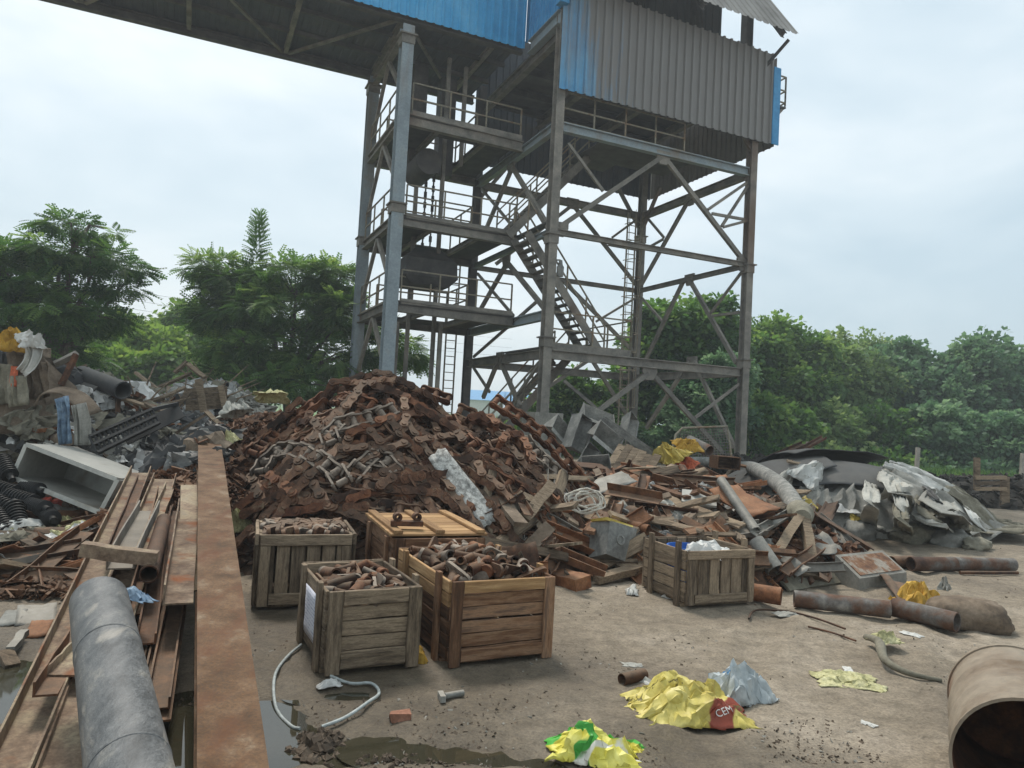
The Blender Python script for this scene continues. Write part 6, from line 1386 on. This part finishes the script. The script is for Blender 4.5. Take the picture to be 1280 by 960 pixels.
# ribbed insulators
def insul():
    b = MB(); pf = [(0,0),(0,.03),(.05,.03)]
    for k in range(9): pf += [(.05+.035*k,.035),(.06+.035*k,.075),(.068+.035*k,.075),(.08+.035*k,.035)]
    pf += [(.38,.03),(.44,.03),(.44,0)]; return b.lathe((-.22,0,0),(1,0,0), pf, 18).mesh('insulator', None, 40)
im = insul(); r = random.Random(9)
for i, (px, py, d) in enumerate(((8,585,8.8),(5,612,8.5),(28,624,8.3),(10,634,8.2),(48,634,8.1),(22,648,7.9),(2,598,8.9),(40,612,8.6),(62,645,8.0),(4,655,7.8))):
    place(im, 'insulator', M['black'], at(px,py,d), (r.uniform(.3,1), -r.uniform(.2,1), r.uniform(-.5,.2)), (0,0,1), None, 1.25, label='black ribbed insulator, '+['upper one at the frame edge','frame edge one, third down','one behind the box corner','lower one near the edge','one below the open box','front middle one','uppermost behind','one touching the box','rightmost in front','lowest at the frame edge'][i]+', in the left heap', cat='insulator', group='black insulators at the left edge')
# hanging cloth heap
def hang(pts, w_, mt, lab, seed, amp=.07, d=10.3, name='hanging_cloth'): ribbon(name, [at(a,b_,d) for a,b_ in pts], w_, mt, lab, 'cloth', seed, amp, 11, px=False, side=(0,-1,.15), solid=.01)
hang([(30,438),(34,460),(38,480),(36,500)], .5,'cloth_brown','brown matted cloth hanging on the left heap top',1,.1,10.2)
hang([(38,428),(44,440),(40,455),(30,468)], .24,'canvas_white','white cloth hung over the left heap top',2,.08,9.95)
hang([(8,438),(6,465),(8,500)], .3,'rubber','dark cloth hanging at the very left of the heap',3,.08,10.3)
hang([(20,458),(18,472),(17,486)], .12,'orange','orange cloth strip hanging on the left heap',4,.04,9.95)
hang([(78,497),(82,515),(82,540),(84,560)], .2,'bluecloth','blue denim cloth hanging above the grey steel box',5,.06,9.7)
hang([(100,505),(104,530),(104,560)], .26,'canvas','grey plastic sheet beside the blue cloth',6,.05,9.75)
crumple('cloth_bundle', at(18,432,10.0), .5,.35,.25, .3, 'ochre', 'yellow brown cloth bundle on the very top of the left heap', 'cloth', 111, 34, fold=.5, tilt=(.6,0))
crumple('cloth_bundle', at(38,428,9.9), .34,.3,.2, .9, 'canvas_white', 'white cloth bundle beside the yellow one on the heap top', 'cloth', 112, 34, fold=.5, tilt=(.6,0))
hang([(4,455),(2,480),(6,510)], .4,'canvas_olive','olive cloth hanging at the left edge',8,.1,10.0)
hang([(50,455),(54,475),(58,500)], .3,'cloth_brown','frayed brown cloth on the right side of the hanging cloths',9,.1,10.2)
hang([(26,470),(26,490),(28,512)], .35,'canvas_olive','lower drab cloth under the white hung cloth',10,.1,10.0)
# core behind the hanging cloth so that it rests on something
b = MB(); c = at(28,500,10.75); b.lathe(Vector((c.x,c.y,.9)), (0,0,1), [(0,.85),(.25,.8),(.5,.68),(.75,.56),(1.0,.4),(1.2,.28),(1.34,.18),(1.4,0)], 28)
b.v = [(x+.3*noise.noise(Vector((x*4,y*4,z*4))), y+.3*noise.noise(Vector((x*4+5,y*4,z*4))), z+.1*noise.noise(Vector((x*5,y*5+3,z*5)))) for x,y,z in b.v]
b.build('rubbish_stack', M['cloth_brown'], label='dark stack of rags under the hanging cloths at left', cat='rags', smooth=50)
for i, (px, py, l, w_, h, mt, lab) in enumerate(((20,520,1.0,.6,.35,'canvas_olive','olive tarpaulin folded in the left heap'), (40,540,1.1,.6,.35,'canvas_olive','lower olive tarpaulin above the steel box'), (10,505,.7,.5,.3,'canvas','grey cloth at the left edge of the heap'), (62,512,.3,.25,.15,'ochre','small ochre rag left of the blue cloth'), (75,485,1.1,.6,.3,'rubber','black rubber sheet on the left heap'),
    (195,568,1.0,.5,.3,'black','black plastic bags under the timbers'), (225,560,.9,.5,.3,'black','second heap of black plastic film'), (188,545,1.0,.3,.2,'canvas_olive','pale torn sacking over the black bags'), (205,472,1.3,.5,.25,'canvas_white','white sheet on the far heap crest'), (275,462,.9,.5,.5,'blueplastic','blue tarpaulin bundle on the far heap crest'), (296,520,.4,.3,.2,'canvas','white torn bag at the edge of the rust heap'), (195,520,.5,.3,.2,'blueplastic','blue plastic scrap in the left heap'), (262,478,.3,.3,.6,'canvas_white','white sack tip standing on the far heap'), (342,500,.4,.3,.12,'net','pale yellow sack on the crest behind the chains'), (292,560,.22,.2,.15,'net','yellowish film beside the top of the girder'),
    (60,655,.6,.4,.16,'white','white plastic litter below the steel box'), (62,640,.5,.3,.15,'red','faded red cloth below the steel box'), (30,672,.5,.35,.15,'canvas_white','pale film at the left edge below the insulators'), (70,668,.6,.35,.14,'net','pale green yellow film below the red cloth'), (95,663,.3,.2,.1,'yellow','small yellow wrapper below the steel box'), (138,632,.25,.2,.15,'white','white wrapper at the corner of the steel box'), (10,690,.5,.3,.12,'canvas_olive','drab cloth in the low scrap at the left edge'), (304,664,.18,.2,.2,'net','yellow film behind the grey framed crate'))):
    p = SP(px, py, .06); crumple('cloth_bundle' if mt not in ('white','black','net','yellow','blueplastic') else 'plastic_film', p, l, w_, h, i*1.7, mt, lab, 'cloth' if mt not in ('white','black','net','yellow','blueplastic') else 'plastic', 130+i, 30, fold=.55, tilt=(.45,0))
piece('tube',(102,468),(154,488),.14,.02,'rubber','belt_roll','rolled black belt lying on the left heap top','belt roll',0,0,11.6,11.0)
piece('tube',(70,480),(128,494),.16,.02,'rubber','belt_roll','second thicker black roll below the first','belt roll',0,0,11.8,11.2)
piece('R',(55,462),(96,442),.08,.08,'steel','steel_bar','bent grey bar rising above the left heap','steel bar',0,0,11.0,11.0)
piece('R',(95,443),(76,482),.06,.08,'rust_dark','steel_bar','dark bar going down from the bent grey bar','steel bar',0,0,10.9,10.7)
# arched sheet
P = [at(a,b_,d) for a,b_,d in ((46,505,10.0),(56,492,10.0),(72,488,10.0),(92,494,10.0),(110,510,9.9),(118,520,9.9))]; ribbon('bent_sheet', P, .35,'cloth_brown','bent brown strip arching over the left heap','strip',7,.02,7,px=False,side=(0,-.3,1),solid=.02)
# black perforated plastic crate
pc = thing('plastic_crate', 'black perforated plastic crate half buried in the left heap', 'plastic crate', at(150,560,9.8))
q0 = at(112,546,9.6); q1 = at(190,512,10.2); q2 = at(188,530,10.1); q3 = at(122,566,9.5); dn = (q3-q0); al = (q1-q0)
for k in range(3): MB().bar(q0+dn*(k/2), q1+dn*(k/2)*.9, P_rect(.04,.05), (0,-1,.4)).build('rail', M['black'], pc)
for k in range(15): MB().bar(q0+al*(k/14), q0+al*(k/14)+dn*.95, P_rect(.025,.03), (0,-1,0)).build('slat', M['black'], pc)
bk = Vector((.15,.45,.1)); slab('panel', [q0+bk, q1+bk, q1+bk+dn*.9, q0+bk+dn], .02, 'black', pc)
MB().bar(q0, q0+bk, P_rect(.04,.05)).build('rail', M['black'], pc); MB().bar(q1, q1+bk, P_rect(.04,.05)).build('rail', M['black'], pc)
# far broken crate and timbers
fcx = thing('wooden_crate', 'broken grey wooden crate on the far left heap', 'crate', at(260,512,13.0))
for k in range(4): MB().bar(at(232,489+k*7,13.0), at(284,486+k*7,13.2), P_rect(.035,.1), (0,0,1), 3, .01, RN).build('plank', M['wood_grey'], fcx)
MB().bar(at(255,515,12.9), at(248,474,12.9), P_rect(.12,.05), (0,-1,0)).build('post', M['wood_grey'], fcx); MB().bar(at(281,508,13.1), at(276,482,13.1), P_rect(.1,.05), (0,-1,0)).build('post', M['wood_grey'], fcx)
TB = [((225,560),(270,527),10.6,10.3,'dark timber leaning toward the girder top'), ((222,540),(258,518),10.8,10.6,'dark timber behind the leaning one'), ((258,515),(276,532),10.6,10.2,'short timber propped at the heap corner'), ((148,497),(185,508),11.2,11.0,'pale timber lying on the left heap'), ((182,504),(215,520),11.0,10.8,'dark timber end in the left heap'), ((145,505),(178,498),11.4,11.6,'grey board above the plastic crate'), ((190,488),(240,466),13.2,13.6,'forked dead branch on the far heap'), ((170,466),(196,486),13.0,12.6,'stick poking from the far heap'), ((235,455),(256,472),13.6,13.4,'thin stick at the far heap crest'), ((218,466),(234,452),13.8,13.9,'thin stick rising over the far heap'), ((196,500),(232,484),12.6,12.9,'bleached stick across the far heap'), ((212,520),(236,490),12.2,12.4,'bleached upright stick in the far heap'), ((163,510),(205,497),11.6,11.9,'bleached branch at the heap middle'), ((170,525),(200,528),11.0,10.8,'muddy board above the black bags'), ((228,575),(262,548),9.9,9.8,'black timber beside the girder top')]
for a, b_, d0, d1, lab in TB: piece('R', a, b_, RN.uniform(.05,.1), RN.uniform(.03,.07), 'wood_grey' if 'dark' not in lab and 'black' not in lab else 'cloth_brown', 'timber', lab, 'timber', 0, 0, d0, d1)
r = random.Random(77); b = MB()
for k in range(160):
    p = S(r.uniform(160,285), r.uniform(468,520)); 
    if p.y > 16.5: continue
    v = Vector((r.uniform(-1,1), r.uniform(-.4,.4), r.uniform(-.15,.7))).normalized()*r.uniform(.3,.9); p = p+Vector((0,0,.05)); b.tube([p, p+v*.5+Vector((0,0,r.uniform(-.03,.05))), p+v], [.018,.014,.006], 5)
b.build('dead_branches', M['wood_grey'], label='tangle of thin bleached dead branches on the far left heap', kind='stuff')
# bits at the left edge on the ground
piece('sheet',(20,775),(70,772),.3,.008,'galv','steel_sheet','thin grey sheet flat on the mud at left','sheet metal',.03,.03)
piece('sheet',(0,778),(28,776),.2,.008,'canvas','steel_sheet','pale sheet flat on the mud at the left edge','sheet metal',.03,.03)
piece('sheet',(34,792),(62,790),.2,.008,'rust_orange','steel_sheet','rust orange sheet corner beside the steel bundle','sheet metal',.03,.03)
piece('R',(12,822),(30,800),.05,.04,'galv','hand_tool','blue grey bar at the left edge','bar',.05,.05)
piece('R',(0,832),(20,828),.16,.04,'wood_grey','timber','grey board end at the left edge in the mud','timber',.03,.03)
for k, (a, b_, lab) in enumerate((((40,720),(105,712),'long rusty strip in the low scrap left of the bundle'), ((5,735),(60,690),'crossed rusty strip at the left edge'), ((30,700),(98,735),'rusty bar crossing the low scrap'), ((60,690),(85,720),'rusty plate in the low scrap'))): piece('R', a, b_, .06+.02*k, .02, 'rust', 'steel_bar', lab, 'steel bar', .1, .08)
chips('rust_fragments', 'rusty fragments on the ground left of the steel bundle', lambda r_: (lambda p: (p.x, p.y, gz(p.x,p.y)+r_.uniform(0,.05)))(G(r_.uniform(-30,120), r_.uniform(668,752))), 1600, .02, .08, 'rust', 41)
# small torn film, sheet and rag pieces that pack the heaps
FILM = []
for k in range(6):
    f = crumple_fn(.5, .34, .16, 300+k*7, .5); rj = random.Random(k); n = 13; b = MB()
    b.grid([[f(2*i/(n-1)-1, 2*j/(n-1)-1)+Vector((rj.uniform(-.012,.012), rj.uniform(-.012,.012), rj.uniform(0,.012))) for i in range(n)] for j in range(n)], n, n); FILM.append(b.mesh('film_scrap', None, 30))
def films(x0, x1, y0, y1, n, seed, where, pal, ymax, s0=.6, s1=1.5):
    r = random.Random(seed); reg = px_region(x0, x1, y0, y1, ymax)
    for _ in range(n):
        p = Vector(reg(r)); nm, mt = r.choice(pal); n_ = hn(p.x, p.y); a = r.uniform(0, 2*pi); s = r.uniform(s0, s1)
        o = place(r.choice(FILM), 'film_scrap', M[mt], p+n_*.04, Vector((cos(a), sin(a), r.uniform(-.3,.3))), n_+Vector((r.uniform(-.3,.3), -.5, 0)), None, s, label=('large ' if s > 1.1 else 'small ')+nm+(' on the crest of ' if p.z > 1.3 else ' low in ')+where, cat='rubbish', group='torn pieces in '+where)
PB = [('black plastic film','black'),('black rubber scrap','rubber'),('black rubber scrap','rubber'),('grey plastic film','film_grey'),('grey plastic film','film_grey'),('grey canvas scrap','canvas'),('white plastic film','white'),('drab cloth scrap','canvas_olive'),('brown rag','cloth_brown')]
films(0, 120, 480, 575, 60, 1, 'the left edge heap', PB, 13)
films(105, 275, 480, 585, 90, 2, 'the heap behind the steel bundle', PB, 16)
films(160, 290, 468, 500, 40, 3, 'the far left heap', PB[3:], 17)
films(0, 110, 640, 690, 30, 4, 'the litter below the steel box', [('white plastic film','white'),('grey plastic film','film_grey'),('drab cloth scrap','canvas_olive'),('pale yellow film','net')], 10, .4, .9)
films(660, 1000, 575, 700, 60, 5, 'the heap right of the chains', [('grey steel scrap','galv'),('grey plastic film','film_grey'),('rusty crumpled sheet','rust'),('rusty crumpled sheet','rust_orange'),('grey canvas scrap','canvas'),('brown rag','cloth_brown')], 14, .4, .9)
r = random.Random(55)
for k in range(34):
    p = Vector(px_region(640, 1010, 570, 700, 14)(r)); n_ = hn(p.x, p.y); a = r.uniform(-1.5, 1.5); L_ = r.uniform(.5, 1.3); x = Vector((cos(a), sin(a), r.uniform(-.35,.35)))
    me = MB().bar((-L_/2,0,0), (L_/2,0,0), P_rect(r.uniform(.05,.13), r.uniform(.02,.04)), (0,0,1), 3, .01, r).mesh('plank')
    pl_ = r.random() < .6; place(me, 'board', M['wood_grey' if pl_ else 'wood_orange'], p+n_*r.uniform(.1,.2), x, n_+Vector((0,-.4,0)), label=('long ' if L_ > .9 else 'short ')+('grey' if pl_ else 'brown')+' board lying across '+('the upper' if p.y > 9.5 else 'the lower')+' part of the right heap', cat='board', group='loose boards on the right heap')
# ------------------------------------------------------------------ humid air
b = MB(); b.box((0, 70, 12.0), (700, 300, 28)); hzm = bpy.data.materials.new('humid_air'); hzm.use_nodes = True; n = hzm.node_tree.nodes; n.remove(n['Principled BSDF'])
pv = n.new('ShaderNodeVolumePrincipled'); pv.inputs['Color'].default_value = (.86, .92, .96, 1); pv.inputs['Density'].default_value = .0023; pv.inputs['Anisotropy'].default_value = .2
hzm.node_tree.links.new(pv.outputs[0], n['Material Output'].inputs['Volume'])
b.build('haze', hzm, label='thin humid haze over the whole yard', kind='stuff')
